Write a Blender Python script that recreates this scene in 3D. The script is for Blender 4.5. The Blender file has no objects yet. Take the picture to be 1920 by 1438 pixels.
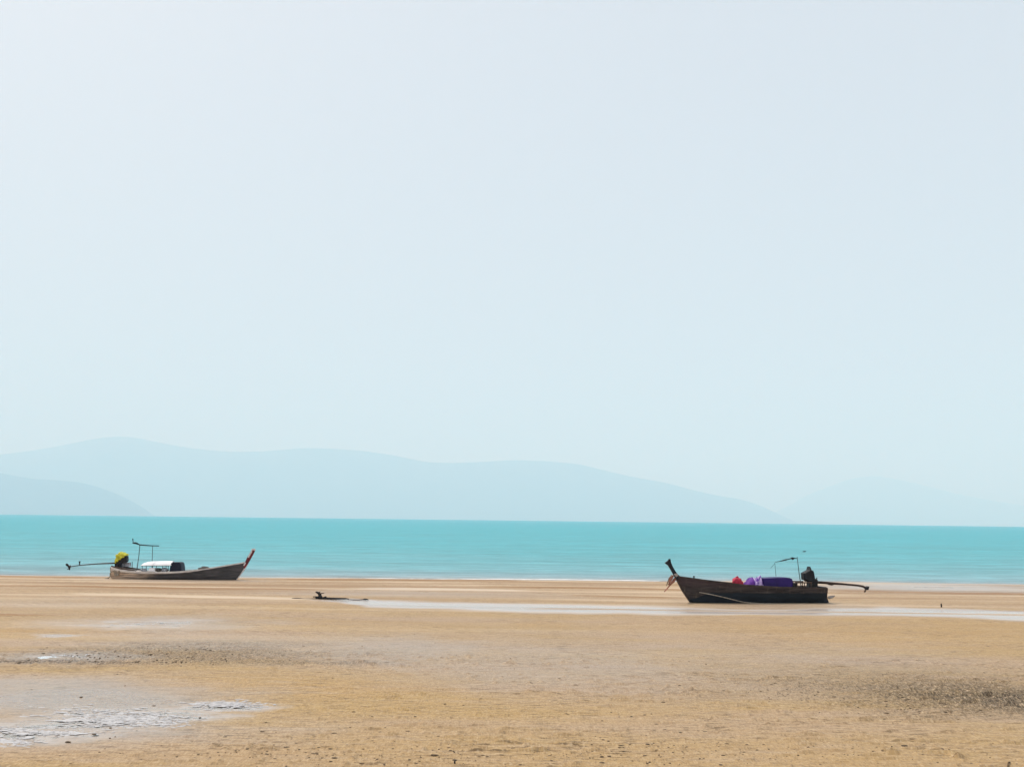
import bpy, bmesh, math, random
import numpy as np
from mathutils import Vector, Matrix, Euler

R = math.radians
random.seed(7)
scene = bpy.context.scene
col = scene.collection

# ------------------------------------------------------------------ camera
F_PX, CX, CY, EYE = 2000.0, 960.0, 719.0, 3.2        # focal length and centre in photo pixels, eye height in metres
PITCH, ROLL = math.atan(254.5 / F_PX), R(0.69)
cam_d = bpy.data.cameras.new('camera')
cam = bpy.data.objects.new('camera', cam_d)
col.objects.link(cam)
cam_d.sensor_width = 36.0
cam_d.lens = F_PX / 1920.0 * 36.0
cam_d.clip_start, cam_d.clip_end = 0.1, 120000.0
CAM_M = (Matrix.Rotation(R(90) + PITCH, 3, 'X') @ Matrix.Rotation(ROLL, 3, 'Z'))
cam.location = (0, 0, EYE)
cam.rotation_euler = CAM_M.to_euler()
scene.camera = cam

# ------------------------------------------------------------------ sky, sun, exposure
SUN_EL, SUN_AZ = R(57), R(-48)                         # azimuth from +Y (seaward) towards +X
world = bpy.data.worlds.new('World')
scene.world = world
world.use_nodes = True
wn, wl = world.node_tree.nodes, world.node_tree.links
wn.clear()
w_out = wn.new('ShaderNodeOutputWorld')
w_bg = wn.new('ShaderNodeBackground')
w_sky = wn.new('ShaderNodeTexSky')
w_sky.sky_type = 'NISHITA'
w_sky.sun_disc = False
w_sky.sun_elevation = SUN_EL
w_sky.sun_rotation = SUN_AZ
w_sky.altitude = 0
w_sky.air_density = 1.0
w_sky.dust_density = 6.0
w_sky.ozone_density = 1.0
w_bg.inputs['Strength'].default_value = 0.10
w_mix = wn.new('ShaderNodeMix')
w_mix.data_type = 'RGBA'
w_mix.inputs['Factor'].default_value = 0.72           # thin high overcast evens the blue out
w_mix.inputs['B'].default_value = (8.45, 8.85, 9.35, 1)
wl.new(w_sky.outputs[0], w_mix.inputs['A'])
wl.new(w_mix.outputs['Result'], w_bg.inputs['Color'])
wl.new(w_bg.outputs[0], w_out.inputs[0])

sun_d = bpy.data.lights.new('sun', 'SUN')
sun_d.energy = 3.4
sun_d.angle = R(0.6)
sun_d.color = (1.0, 0.945, 0.88)
sun = bpy.data.objects.new('sun', sun_d)
col.objects.link(sun)
sun_dir = Vector((math.sin(SUN_AZ) * math.cos(SUN_EL), math.cos(SUN_AZ) * math.cos(SUN_EL), math.sin(SUN_EL)))
sun.rotation_euler = sun_dir.to_track_quat('Z', 'Y').to_euler()
sun.location = (-40, 30, 60)

vs = scene.view_settings
vs.view_transform = 'Standard'
vs.look = 'None'
vs.exposure = 0.0
vs.gamma = 1.0
vs.use_curve_mapping = False
cy = scene.cycles
cy.use_denoising = True
cy.denoising_prefilter = 'ACCURATE'
cy.max_bounces = 10
cy.diffuse_bounces = 3
cy.glossy_bounces = 3
cy.transparent_max_bounces = 12
cy.volume_bounces = 2
cy.caustics_reflective = False
cy.caustics_refractive = False

# ------------------------------------------------------------------ geometry helpers
def ray(px, py):
    d = CAM_M @ Vector(((px - CX) / F_PX, -(py - CY) / F_PX, -1.0))
    return d
def ground(px, py, z=0.0):
    """point of the plane at height z seen at a photo pixel"""
    d = ray(px, py)
    t = (z - EYE) / d.z
    return Vector((d.x * t, d.y * t, z))
def at_depth(px, py, y):
    d = ray(px, py)
    t = y / d.y
    return Vector((d.x * t, y, EYE + d.z * t))

def props(o, label=None, cat=None, group=None, kind=None):
    if label: o['label'] = label
    if cat: o['category'] = cat
    if group: o['group'] = group
    if kind: o['kind'] = kind
    return o
def mesh_obj(name, v, f, m=None, parent=None, smooth=False):
    me = bpy.data.meshes.new(name)
    me.from_pydata([tuple(p) for p in v], [], [tuple(q) for q in f])
    me.update()
    bm = bmesh.new(); bm.from_mesh(me)
    bmesh.ops.recalc_face_normals(bm, faces=bm.faces)
    bm.to_mesh(me); bm.free()
    if smooth:
        me.polygons.foreach_set('use_smooth', [True] * len(me.polygons))
    if m: me.materials.append(m)
    o = bpy.data.objects.new(name, me)
    col.objects.link(o)
    if parent: o.parent = parent
    return o
def empty(name, loc, rotz=0.0):
    o = bpy.data.objects.new(name, None)
    o.empty_display_size = 0.3
    o.location = loc
    o.rotation_euler = (0, 0, rotz)
    col.objects.link(o)
    return o

class Shape:
    """collects primitives that become ONE mesh"""
    def __init__(self): self.v, self.f = [], []
    def add(self, v, f):
        n = len(self.v)
        self.v += [Vector(p) for p in v]
        self.f += [tuple(i + n for i in q) for q in f]
        return self
    def box(self, x0, x1, y0, y1, z0, z1, taper=0.0):
        t = taper
        v = [(x0, y0, z0), (x1, y0, z0), (x1, y1, z0), (x0, y1, z0),
             (x0 + t, y0 + t, z1), (x1 - t, y0 + t, z1), (x1 - t, y1 - t, z1), (x0 + t, y1 - t, z1)]
        return self.add(v, [(0, 3, 2, 1), (4, 5, 6, 7), (0, 1, 5, 4), (1, 2, 6, 5), (2, 3, 7, 6), (3, 0, 4, 7)])
    def tube(self, pts, radii, n=8):
        pts = [Vector(p) for p in pts]
        if not hasattr(radii, '__len__'): radii = [radii] * len(pts)
        v, f = [], []
        for i, p in enumerate(pts):
            d = (pts[min(i + 1, len(pts) - 1)] - pts[max(i - 1, 0)]).normalized()
            a = d.cross(Vector((0.13, 1.0, 0.07)))
            if a.length < 0.05: a = d.cross(Vector((1, 0, 0)))
            a.normalize(); b = d.cross(a).normalized()
            for k in range(n):
                t = 2 * math.pi * k / n
                v.append(p + (a * math.cos(t) + b * math.sin(t)) * radii[i])
        for i in range(len(pts) - 1):
            for k in range(n):
                k2 = (k + 1) % n
                f.append((i * n + k, i * n + k2, (i + 1) * n + k2, (i + 1) * n + k))
        f.append(tuple(range(n - 1, -1, -1)))
        f.append(tuple((len(pts) - 1) * n + k for k in range(n)))
        return self.add(v, f)
    def prism(self, outline, y0, y1, inset=0.0):
        """outline in (x, z), thickness along y, edges chamfered by inset"""
        n = len(outline)
        cx = sum(p[0] for p in outline) / n; cz = sum(p[1] for p in outline) / n
        k = 1 - inset
        rings = [(y0, k), (y0 + (y1 - y0) * .18, 1), (y1 - (y1 - y0) * .18, 1), (y1, k)] if inset else [(y0, 1), (y1, 1)]
        v, f = [], []
        for y, s in rings:
            for p in outline: v.append((cx + (p[0] - cx) * s, y, cz + (p[1] - cz) * s))
        for r_ in range(len(rings) - 1):
            for i in range(n):
                j = (i + 1) % n
                f.append((r_ * n + i, r_ * n + j, (r_ + 1) * n + j, (r_ + 1) * n + i))
        f.append(tuple(range(n - 1, -1, -1)))
        f.append(tuple((len(rings) - 1) * n + i for i in range(n)))
        return self.add(v, f)
    def blob(self, c, r, sub=3, amp=0.12, freq=2.2, seed=0, flat=None):
        bm = bmesh.new()
        bmesh.ops.create_icosphere(bm, subdivisions=sub, radius=1.0)
        rs = Vector((seed * 3.1, seed * 1.7, seed * 0.9))
        from mathutils import noise
        v = []
        for p in bm.verts:
            k = 1 + amp * noise.noise(p.co * freq + rs) + amp * .5 * noise.noise(p.co * freq * 2.3 + rs)
            q = Vector((p.co.x * r[0], p.co.y * r[1], p.co.z * r[2])) * k
            if flat is not None: q.z = max(q.z, flat)
            v.append(q + Vector(c))
        f = [tuple(x.index for x in q.verts) for q in bm.faces]
        bm.free()
        return self.add(v, f)
    def build(self, name, m=None, parent=None, smooth=False):
        return mesh_obj(name, self.v, self.f, m, parent, smooth)

# ------------------------------------------------------------------ material helpers
def new_mat(name):
    m = bpy.data.materials.new(name)
    m.use_nodes = True
    nt = m.node_tree
    return m, nt.nodes, nt.links, nt.nodes['Principled BSDF']
def N(nodes, kind, **kw):
    n = nodes.new(kind)
    for k, v in kw.items():
        if k in n.inputs.keys(): n.inputs[k].default_value = v
        else: setattr(n, k, v)
    return n
def worn(name, a, b, rough=0.6, scale=(3, 3, 3), bump=0.2, metal=0.0, contrast=(0.35, 0.65), detail=6, dist=0.02, spec=0.25):
    """two-tone weathered surface: a and b are linear colours"""
    m, n, l, p = new_mat(name)
    tc = N(n, 'ShaderNodeTexCoord')
    mp = N(n, 'ShaderNodeMapping'); mp.inputs['Scale'].default_value = scale
    nz = N(n, 'ShaderNodeTexNoise', Scale=1.0, Detail=detail, Roughness=0.62)
    rp = N(n, 'ShaderNodeValToRGB')
    rp.color_ramp.elements[0].position, rp.color_ramp.elements[1].position = contrast
    rp.color_ramp.elements[0].color = (*a, 1); rp.color_ramp.elements[1].color = (*b, 1)
    l.new(tc.outputs['Object'], mp.inputs[0]); l.new(mp.outputs[0], nz.inputs['Vector'])
    l.new(nz.outputs[0], rp.inputs[0]); l.new(rp.outputs[0], p.inputs['Base Color'])
    bp = N(n, 'ShaderNodeBump', Strength=bump, Distance=dist)
    l.new(nz.outputs[0], bp.inputs['Height']); l.new(bp.outputs[0], p.inputs['Normal'])
    p.inputs['Roughness'].default_value = rough
    p.inputs['Metallic'].default_value = metal
    p.inputs['Specular IOR Level'].default_value = spec
    return m

# ------------------------------------------------------------------ numeric noise for the terrain
def _hash(ix, iy, seed):
    h = (ix.astype(np.int64) * 374761393 + iy.astype(np.int64) * 668265263 + seed * 1442695041) & 0x7fffffff
    h = ((h ^ (h >> 13)) * 1274126177) & 0x7fffffff
    h = h ^ (h >> 16)
    return (h & 0xffffff).astype(np.float64) / 0xffffff
def vn(x, y, seed=0):
    ix, iy = np.floor(x), np.floor(y)
    fx, fy = x - ix, y - iy
    sx, sy = fx * fx * (3 - 2 * fx), fy * fy * (3 - 2 * fy)
    a, b = _hash(ix, iy, seed), _hash(ix + 1, iy, seed)
    c, d = _hash(ix, iy + 1, seed), _hash(ix + 1, iy + 1, seed)
    return (a * (1 - sx) + b * sx) * (1 - sy) + (c * (1 - sx) + d * sx) * sy
def fbm(x, y, o=4, seed=0, g=0.5):
    s, a, t = 0.0, 1.0, 0.0
    for i in range(o):
        s = s + a * vn(x * 2 ** i + 17.3 * i, y * 2 ** i - 9.1 * i, seed + i)
        t += a; a *= g
    return s / t
def sstep(x, a, b):
    t = np.clip((x - a) / (b - a), 0, 1)
    return t * t * (3 - 2 * t)

# ------------------------------------------------------------------ the beach
SEA_Z = -0.06
_sh = [ground(px, py, SEA_Z) for px, py in ((-300, 1073.5), (0, 1077.5), (210, 1079.5), (480, 1082), (640, 1083.5), (800, 1085), (1000, 1086.5),
                                            (1240, 1089), (1450, 1088), (1640, 1091), (1800, 1093.5), (1920, 1095), (2200, 1099))]
SH_X = np.array([p.x for p in _sh]); SH_Y = np.array([p.y for p in _sh])
def shore_y(x):
    y = np.interp(x, SH_X, SH_Y)
    return y + 1.0 * (fbm(x / 5.0, x * 0 + 3.3, 3, 91) - 0.5)

def ell(X, Y, px, py, rx, ry, soft=0.5, ragged=0.35, seed=0):
    """soft ragged patch on the sand"""
    c, n_, f_ = ground(px, py), ground(px, py + ry), ground(px, py - ry)
    a = rx / F_PX * c.y
    ay = np.where(Y < c.y, c.y - n_.y, f_.y - c.y)
    d = np.sqrt(((X - c.x) / a) ** 2 + ((Y - c.y) / ay) ** 2)
    d = d + ragged * 2 * (fbm(X / (a * .5), Y / (abs(f_.y - n_.y) * .25), 4, 40 + seed) - 0.5)
    return 1 - sstep(d, 1 - soft, 1 + soft)
def band(X, Y, pts, seed=0, wob=0.25):
    """long streak along a line on the sand: (px, py, half thickness px)"""
    g = [(ground(p[0], p[1]), ground(p[0], p[1] - p[2]), ground(p[0], p[1] + p[2])) for p in pts]
    gx = np.array([q[0].x for q in g]); gy = np.array([q[0].y for q in g])
    hw = np.array([(q[1].y - q[2].y) / 2 for q in g])
    yc = np.interp(X, gx, gy); h = np.interp(X, gx, hw)
    yy = Y + h * wob * 4 * (fbm(X / 3.0, Y / 2.5, 3, 60 + seed) - 0.5)
    d = np.abs(yy - yc) / h
    end = sstep(X, gx[0], gx[0] + 1.5) * (1 - sstep(X, gx[-1] - 1.5, gx[-1]))
    return (1 - sstep(d, 0.45, 1.35)) * end

RUN0 = [(110, 1111, 1.6), (200, 1114, 2.6), (350, 1118, 2.6), (550, 1122.5, 2.6), (620, 1124, 2.0)]
RUN1 = [(560, 1123.2, 2.0), (640, 1125, 3.5), (700, 1131, 6), (780, 1133, 7), (900, 1136, 7.5), (1100, 1140, 7.5),
        (1240, 1143.2, 7.5), (1310, 1145, 6.5), (1400, 1147.5, 4.2), (1480, 1148.2, 4.2), (1550, 1146.5, 7), (1700, 1148, 8.5), (1800, 1149.5, 9), (1920, 1152, 8.5), (2200, 1159, 8)]
RIDGE1 = [(960, 1139.5, 1.0), (1150, 1142, 1.1), (1300, 1144, 1.2), (1540, 1147, 1.3), (1700, 1148.5, 1.3), (1920, 1152, 1.5), (2200, 1159, 1.5)]
RUN2 = [(640, 1103, 1.6), (740, 1103.5, 2.4), (860, 1105, 2.4), (1010, 1107, 1.2)]
LINES = [[(-100, 1079, 0.9), (60, 1081.5, 1.2), (200, 1083, 1.0)], [(500, 1086, .8), (760, 1087.5, 1.2), (1000, 1088.5, .8)],
         [(-50, 1098, 1.0), (120, 1099, 1.4), (330, 1103, 1.4), (520, 1104.5, 1.6), (640, 1106, .8)],
         [(880, 1099, 1.0), (1000, 1101, 1.5), (1230, 1104.5, 1.7), (1330, 1107, 1.2)], [(1040, 1115, 1), (1200, 1119.5, 1.4), (1300, 1121.5, 1)],
         [(1540, 1107.5, .9), (1680, 1110, 1.2), (1800, 1112, 1.5), (1980, 1115, 1.5)], [(-80, 1152, 1), (50, 1153.5, 1.4), (140, 1153, 1)]]
PUDDLES = [  # px, py, rx, ry of single pools
    (265, 1168, 92, 8), (108, 1191, 36, 2.6), (135, 1229.5, 62, 5.0)]
BIGPOOL = [(60, 1372, 130, 22), (215, 1348, 160, 21), (300, 1342, 120, 16), (415, 1325, 88, 9.5)]

def build_terrain():
    ys = [-300, -120, -50, -20, -5, 4, 8, 10]
    y = 11.5
    while y < 62.5:
        ys.append(y)
        y += max(0.018, min(0.15, 0.42 * y * y / 3414.0))
    ys += [63, 64, 66, 70, 76, 90, 130]
    ys = np.array(ys)
    inner = np.linspace(-1, 1, 901)
    us = np.concatenate([[-45, -12, -5, -2.4, -1.5, -1.15], inner, [1.15, 1.5, 2.4, 5, 12, 45]])
    U, Y = np.meshgrid(us, ys)
    X = U * (0.54 * np.clip(Y, 9, 66) + 3.0)
    near = (Y > 9) & (Y < 64) & (np.abs(U) <= 1.2)
    nearf = near.astype(float)
    sy = shore_y(X)
    off = sy - Y                                       # metres landward of the water's edge
    # low long bars and small current ripples
    bars = fbm(X / 16.0 + Y * .02, Y / 1.7, 3, 1) - 0.5
    rip = fbm(X / 0.55, Y / 0.13, 3, 5) - 0.5
    rip2 = fbm(X / 1.6, Y / 0.34, 3, 9) - 0.5
    ripmask = sstep(fbm(X / 5, Y / 2.0, 3, 21), 0.40, 0.62)
    Z = nearf * (0.010 * bars + 0.020 * rip * (0.35 + ripmask) + 0.016 * rip2 * (0.3 + ripmask))
    # lumpy ground (casts and crab pellets)
    gr = np.zeros_like(X)
    for a in ((1930, 1314, 220, 22, 0.7, .4, 1, 1.0), (1820, 1305, 260, 32, 0.8, .5, 7, .68), (1700, 1284, 260, 32, 0.9, .6, 2, 0.30), (1480, 1296, 170, 18, .8, .6, 3, 0.14),
              (330, 1226, 250, 19, .6, .6, 4, 0.5), (120, 1241, 180, 3.5, .6, .5, 5, 0.8), (560, 1242, 140, 5, .7, .6, 6, .4)):
        gr = np.maximum(gr, a[7] * ell(X, Y, *a[:4], soft=a[4], ragged=a[5], seed=a[6]))
    gr *= nearf
    lump = np.clip(fbm(X / 0.16, Y / 0.22, 2, 31) - 0.46, 0, 1) * 2
    lump2 = np.clip(fbm(X / 0.09, Y / 0.16, 2, 33) - 0.5, 0, 1) * 2
    Z = Z + gr * (0.085 * lump + 0.045 * lump2)
    spk = np.clip(fbm(X / 0.13, Y / 0.2, 2, 37) - 0.66, 0, 1) * sstep(fbm(X / 2.2, Y / 1.3, 3, 41), 0.36, 0.6)
    Z = Z + nearf * 0.16 * spk * (Y < 26)
    dsh = np.clip(fbm(X / 0.42, Y / 0.10, 3, 43) - 0.60, 0, 1) * sstep(fbm(X / 2.5, Y / 1.2, 3, 45), 0.38, 0.62)
    Z = Z + nearf * 0.20 * dsh * (1 - sstep(Y, 22, 30))
    # pools and runnels
    run1 = band(X, Y, RUN1, 1, .25) * (1 - 0.85 * band(X, Y, RIDGE1, 7, .4))
    run2 = band(X, Y, RUN2, 2, .15)
    pool = np.zeros_like(X)
    for i, a in enumerate(PUDDLES): pool = np.maximum(pool, ell(X, Y, *a, soft=.75, ragged=.9, seed=10 + i))
    big = np.zeros_like(X)
    for i, a in enumerate(BIGPOOL): big = np.maximum(big, ell(X, Y, *a, soft=.5, ragged=.45, seed=20 + i))
    hum = fbm(X / 0.55, Y / 0.30, 4, 51) - 0.5
    Z = Z * (1 - 0.75 * np.maximum(run1, run2)) - run1 * (0.008 + 0.02 * (fbm(X / 2.2, Y / 1.0, 5, 53) - .5))
    hum2 = fbm(X / 0.7, Y / 0.35, 5, 57, .6) - 0.5
    Z = Z * (1 - .5 * pool) - nearf * pool * (0.0095 + 0.085 * hum)
    calm = ell(X, Y, 170, 1335, 420, 75, .5, .2, 97)
    Z = Z * (1 - .85 * np.maximum(big, calm))
    Z = Z - nearf * big * (0.0075 + 0.060 * hum2)
    line = np.zeros_like(X)
    for i, a in enumerate(LINES): line = np.maximum(line, band(X, Y, a, 70 + i, .3) * (0.45 + 0.75 * fbm(X / 4., Y / 3., 2, 77)))
    Z = Z + nearf * 0.035 * line
    # slope into the sea
    s = np.clip(2.2 - off, 0, None)
    Z = np.where(off < 2.2, Z * sstep(off, -1.0, 2.2) - 0.0273 * s, Z)
    Z = np.maximum(Z, -2.5)
    # tints of the sand, plus painted sheen and a contact shadow
    orange = np.zeros_like(X)
    for a in ((60, 1180, 190, 9, .8, .5, 1, 1.0), (520, 1292, 300, 26, .8, .5, 2, 1.0), (900, 1330, 520, 34, .9, .4, 3, .55), (1020, 1170, 60, 6, .6, .6, 4, .5),
              (1720, 1182, 420, 24, .8, .5, 5, .65), (1300, 1100, 60, 7, .8, .5, 6, .7), (1000, 1425, 1300, 60, .8, .3, 7, .6), (1500, 1370, 300, 30, .9, .5, 8, .4)):
        orange = np.maximum(orange, a[7] * ell(X, Y, *a[:4], soft=a[4], ragged=a[5], seed=30 + a[6]))
    for i, a in enumerate(LINES): orange = np.maximum(orange, 0.9 * line)
    wet_and_shadow = np.zeros_like(X)
    for a in ((730, 1222, 220, 26, .8, .5, 1, .65), (1080, 1245, 330, 44, .8, .5, 2, .5), (420, 1205, 260, 16, .9, .5, 13, .5), (1500, 1235, 260, 26, .9, .5, 14, .35), (130, 1312, 290, 36, .6, .4, 3, .95), (60, 1285, 260, 18, .7, .4, 4, .8), (120, 1368, 330, 30, .7, .4, 5, .85), (1760, 1101, 240, 9, .8, .4, 6, .9),
              (290, 1170, 170, 14, .8, .5, 7, .7), (130, 1232, 150, 12, .7, .5, 8, .7), (1300, 1240, 300, 40, .9, .5, 9, .3), (760, 1113, 260, 6, .9, .4, 10, .5),
              (1480, 1138, 170, 9, .8, .4, 11, .5), (90, 1130, 180, 9, .8, .5, 12, .3), (330, 1087.5, 135, 3.0, .7, .3, 15, .7)):  # last patch: contact shadow under the left boat, painted as dark sand
        wet_and_shadow = np.maximum(wet_and_shadow, a[7] * ell(X, Y, *a[:4], soft=a[4], ragged=a[5], seed=50 + a[6]))
    wet_and_shadow = np.maximum(wet_and_shadow, np.maximum(run1, .4 * run2)); wet_and_shadow = np.maximum(wet_and_shadow, pool); wet_and_shadow = np.maximum(wet_and_shadow, big)
    wet_and_shadow = np.maximum(wet_and_shadow, 1 - sstep(off, 0.3, 2.0))
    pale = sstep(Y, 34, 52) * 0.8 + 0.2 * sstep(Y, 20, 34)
    painted_sheen = np.clip(run1 * (.30 + 1.15 * fbm(X / 5., Y / 1.2, 4, 87)) * sstep(X, ground(600, 1124).x, ground(760, 1132).x) + .45 * run1, 0, 1)  # pale silt, with the sky sheen of wet strips put into its colour
    painted_sheen = np.maximum(painted_sheen, .75 * pool * sstep(fbm(X / 1.6, Y / .45, 4, 88), .42, .62) + .15 * pool)
    painted_sheen = np.maximum(painted_sheen, big * (.35 + .65 * sstep(hum2, -.06, .06)))
    painted_sheen = np.maximum(painted_sheen, .45 * ell(X, Y, 1760, 1101, 260, 8, .8, .4, 95))
    bleach = np.maximum(band(X, Y, RUN0, 3, .2), run2) * (0.5 + 0.8 * fbm(X / 3., Y / 1.5, 3, 79))
    nr, nc = X.shape
    co = np.stack([X, Y, Z], -1).reshape(-1, 3)
    idx = np.arange(nr * nc).reshape(nr, nc)
    quads = np.stack([idx[:-1, :-1], idx[:-1, 1:], idx[1:, 1:], idx[1:, :-1]], -1).reshape(-1, 4)
    me = bpy.data.meshes.new('beach')
    me.vertices.add(len(co)); me.vertices.foreach_set('co', co.ravel())
    me.loops.add(quads.size); me.loops.foreach_set('vertex_index', quads.ravel().astype(np.int32))
    me.polygons.add(len(quads)); me.polygons.foreach_set('loop_start', np.arange(0, quads.size, 4, dtype=np.int32))
    me.update(calc_edges=True)
    me.polygons.foreach_set('use_smooth', np.ones(len(quads), bool))
    for nm, arr in (('orange', orange), ('wet_and_shadow', wet_and_shadow), ('silt', gr), ('pale', pale), ('crease', line), ('bleach', bleach), ('painted_sheen', painted_sheen)):
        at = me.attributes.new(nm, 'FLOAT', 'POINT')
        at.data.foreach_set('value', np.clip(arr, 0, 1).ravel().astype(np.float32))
    o = bpy.data.objects.new('beach', me)
    col.objects.link(o)
    return o

def sand_material():
    m, n, l, p = new_mat('sand')
    geo = N(n, 'ShaderNodeNewGeometry')
    def attr(nm):
        a = N(n, 'ShaderNodeAttribute'); a.attribute_name = nm; return a.outputs['Fac']
    def mapped(sc):
        mp = N(n, 'ShaderNodeMapping'); mp.inputs['Scale'].default_value = sc
        l.new(geo.outputs['Position'], mp.inputs[0]); return mp.outputs[0]
    def noise(sc, det=5, rough=.6):
        z = N(n, 'ShaderNodeTexNoise', Scale=1.0, Detail=det, Roughness=rough)
        l.new(mapped(sc), z.inputs['Vector']); return z.outputs[0]
    def remap(x, a, b, c=0., d=1.):
        r_ = N(n, 'ShaderNodeMapRange'); r_.inputs[1].default_value = a; r_.inputs[2].default_value = b
        r_.inputs[3].default_value = c; r_.inputs[4].default_value = d
        l.new(x, r_.inputs[0]); return r_.outputs[0]
    def mix(a, b, f, mode='MIX'):
        x = N(n, 'ShaderNodeMix', data_type='RGBA', blend_type=mode)
        for s, v in (('A', a), ('B', b)):
            if isinstance(v, tuple): x.inputs[s].default_value = (*v, 1)
            else: l.new(v, x.inputs[s])
        if isinstance(f, (int, float)): x.inputs['Factor'].default_value = f
        else: l.new(f, x.inputs['Factor'])
        return x.outputs['Result']
    def mul(a, b):
        x = N(n, 'ShaderNodeMath', operation='MULTIPLY')
        for i, v in enumerate((a, b)):
            if isinstance(v, (int, float)): x.inputs[i].default_value = v
            else: l.new(v, x.inputs[i])
        return x.outputs[0]
    big = noise((0.10, 0.45, 1), 5)
    streak = noise((0.5, 3.2, 1), 6)
    fine = noise((9, 16, 1), 4, .7)
    grain = noise((55, 55, 55), 3, .7)
    c = mix((0.360, 0.256, 0.116), (0.352, 0.268, 0.190), remap(big, .38, .64))
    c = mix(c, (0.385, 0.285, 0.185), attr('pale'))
    c = mix(c, (0.375, 0.248, 0.098), mul(attr('orange'), remap(streak, .3, .6, .45, 1.0)))
    c = mix(c, (0.262, 0.212, 0.180), mul(attr('wet_and_shadow'), .85))
    c = mix(c, (0.125, 0.105, 0.078), mul(attr('silt'), remap(fine, .3, .65, .2, 1.0)))
    c = mix(c, (0.24, 0.165, 0.09), remap(streak, .56, .74, 0, .55))
    c = mix(c, (0.42, 0.33, 0.235), remap(streak, .46, .30, 0, .45))
    c = mix(c, (0.17, 0.115, 0.065), remap(fine, .56, .70, 0, .65))
    peck = noise((15, 5.5, 1), 3, .75)
    dash = noise((2.6, 15, 1), 4, .6)
    patch = noise((0.35, 0.5, 1), 3)
    c = mix(c, (0.125, 0.085, 0.045), mul(remap(dash, .52, .62, 0, .95), remap(patch, .40, .60, .25, 1.0)))
    c = mix(c, (0.47, 0.355, 0.22), mul(remap(dash, .45, .32, 0, .6), remap(patch, .35, .6, .3, 1.0)))
    c = mix(c, (0.19, 0.14, 0.09), remap(peck, .53, .68, 0, .7))
    c = mix(c, (0.46, 0.36, 0.24), remap(peck, .46, .30, 0, .6))
    c = mix(c, (0.050, 0.040, 0.028), mul(attr('silt'), remap(peck, .46, .62, .12, .9)))
    c = mix(c, (0.36, 0.31, 0.24), mul(attr('silt'), remap(peck, .44, .28, 0, .7)))
    grit = noise((36, 11, 1), 3, .8)
    c = mix(c, (0.17, 0.125, 0.075), remap(grit, .52, .72, 0, .75))
    c = mix(c, (0.035, 0.028, 0.02), mul(attr('silt'), remap(grit, .46, .60, 0, .95)))
    c = mix(c, (0.52, 0.42, 0.29), remap(grit, .47, .28, 0, .65))
    c = mix(c, (0.52, 0.43, 0.32), mul(attr('bleach'), .95))
    c = mix(c, (0.425, 0.392, 0.360), mul(attr('painted_sheen'), remap(grit, .30, .52, .55, 1.0)))
    c = mix(c, (0.20, 0.145, 0.09), remap(grain, .56, .8, 0, .55))
    c = mix(c, (0.50, 0.41, 0.30), remap(grain, .40, .24, 0, .4))
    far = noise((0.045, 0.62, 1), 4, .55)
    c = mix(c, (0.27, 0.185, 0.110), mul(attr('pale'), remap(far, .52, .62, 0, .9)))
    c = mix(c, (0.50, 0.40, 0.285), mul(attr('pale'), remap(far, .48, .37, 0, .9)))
    c = mix(c, (0.235, 0.135, 0.065), mul(attr('crease'), .85))
    c = mix(c, (1.08, 1.06, 1.05), 1.0, 'MULTIPLY')
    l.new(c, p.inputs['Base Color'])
    rough = N(n, 'ShaderNodeMapRange'); l.new(attr('wet_and_shadow'), rough.inputs[0])
    rough.inputs[3].default_value = .75; rough.inputs[4].default_value = .22
    l.new(rough.outputs[0], p.inputs['Roughness'])
    sp = N(n, 'ShaderNodeMapRange'); l.new(attr('wet_and_shadow'), sp.inputs[0])
    sp.inputs[3].default_value = .1; sp.inputs[4].default_value = .5
    l.new(sp.outputs[0], p.inputs['Specular IOR Level'])
    b1 = N(n, 'ShaderNodeBump', Strength=.55, Distance=.012); l.new(fine, b1.inputs['Height'])
    b2 = N(n, 'ShaderNodeBump', Strength=.35, Distance=.004); l.new(grain, b2.inputs['Height']); l.new(b1.outputs[0], b2.inputs['Normal'])
    l.new(b2.outputs[0], p.inputs['Normal'])
    return m

beach = build_terrain()
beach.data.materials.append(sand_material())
props(beach, kind='structure')

# ------------------------------------------------------------------ standing water on the beach
def water_film_material(name, scale, strength, rough, dist=.03):
    m, n, l, p = new_mat(name)
    n.remove(p)
    out = n['Material Output']
    geo = N(n, 'ShaderNodeNewGeometry')
    mp = N(n, 'ShaderNodeMapping'); mp.inputs['Scale'].default_value = scale
    nz = N(n, 'ShaderNodeTexNoise', Scale=1.0, Detail=4.0)
    bp = N(n, 'ShaderNodeBump', Strength=strength, Distance=dist)
    l.new(geo.outputs['Position'], mp.inputs[0]); l.new(mp.outputs[0], nz.inputs[0]); l.new(nz.outputs[0], bp.inputs['Height'])
    fr = N(n, 'ShaderNodeFresnel', IOR=1.33)
    gl = N(n, 'ShaderNodeBsdfGlossy', Roughness=rough); gl.inputs['Color'].default_value = (1, 1, 1, 1)
    tr = N(n, 'ShaderNodeBsdfTransparent'); tr.inputs['Color'].default_value = (.86, .88, .86, 1)
    mx = N(n, 'ShaderNodeMixShader')
    l.new(bp.outputs[0], fr.inputs['Normal']); l.new(bp.outputs[0], gl.inputs['Normal'])
    l.new(fr.outputs[0], mx.inputs[0]); l.new(tr.outputs[0], mx.inputs[1]); l.new(gl.outputs[0], mx.inputs[2])
    l.new(mx.outputs[0], out.inputs[0])
    return m
FILM = water_film_material('standing_water', (4, 12, 1), .30, .22)
RIPPLED = water_film_material('wind_rippled_water', (5, 13, 1), .22, .25, .03)
POOL_Z = -0.0115
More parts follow.
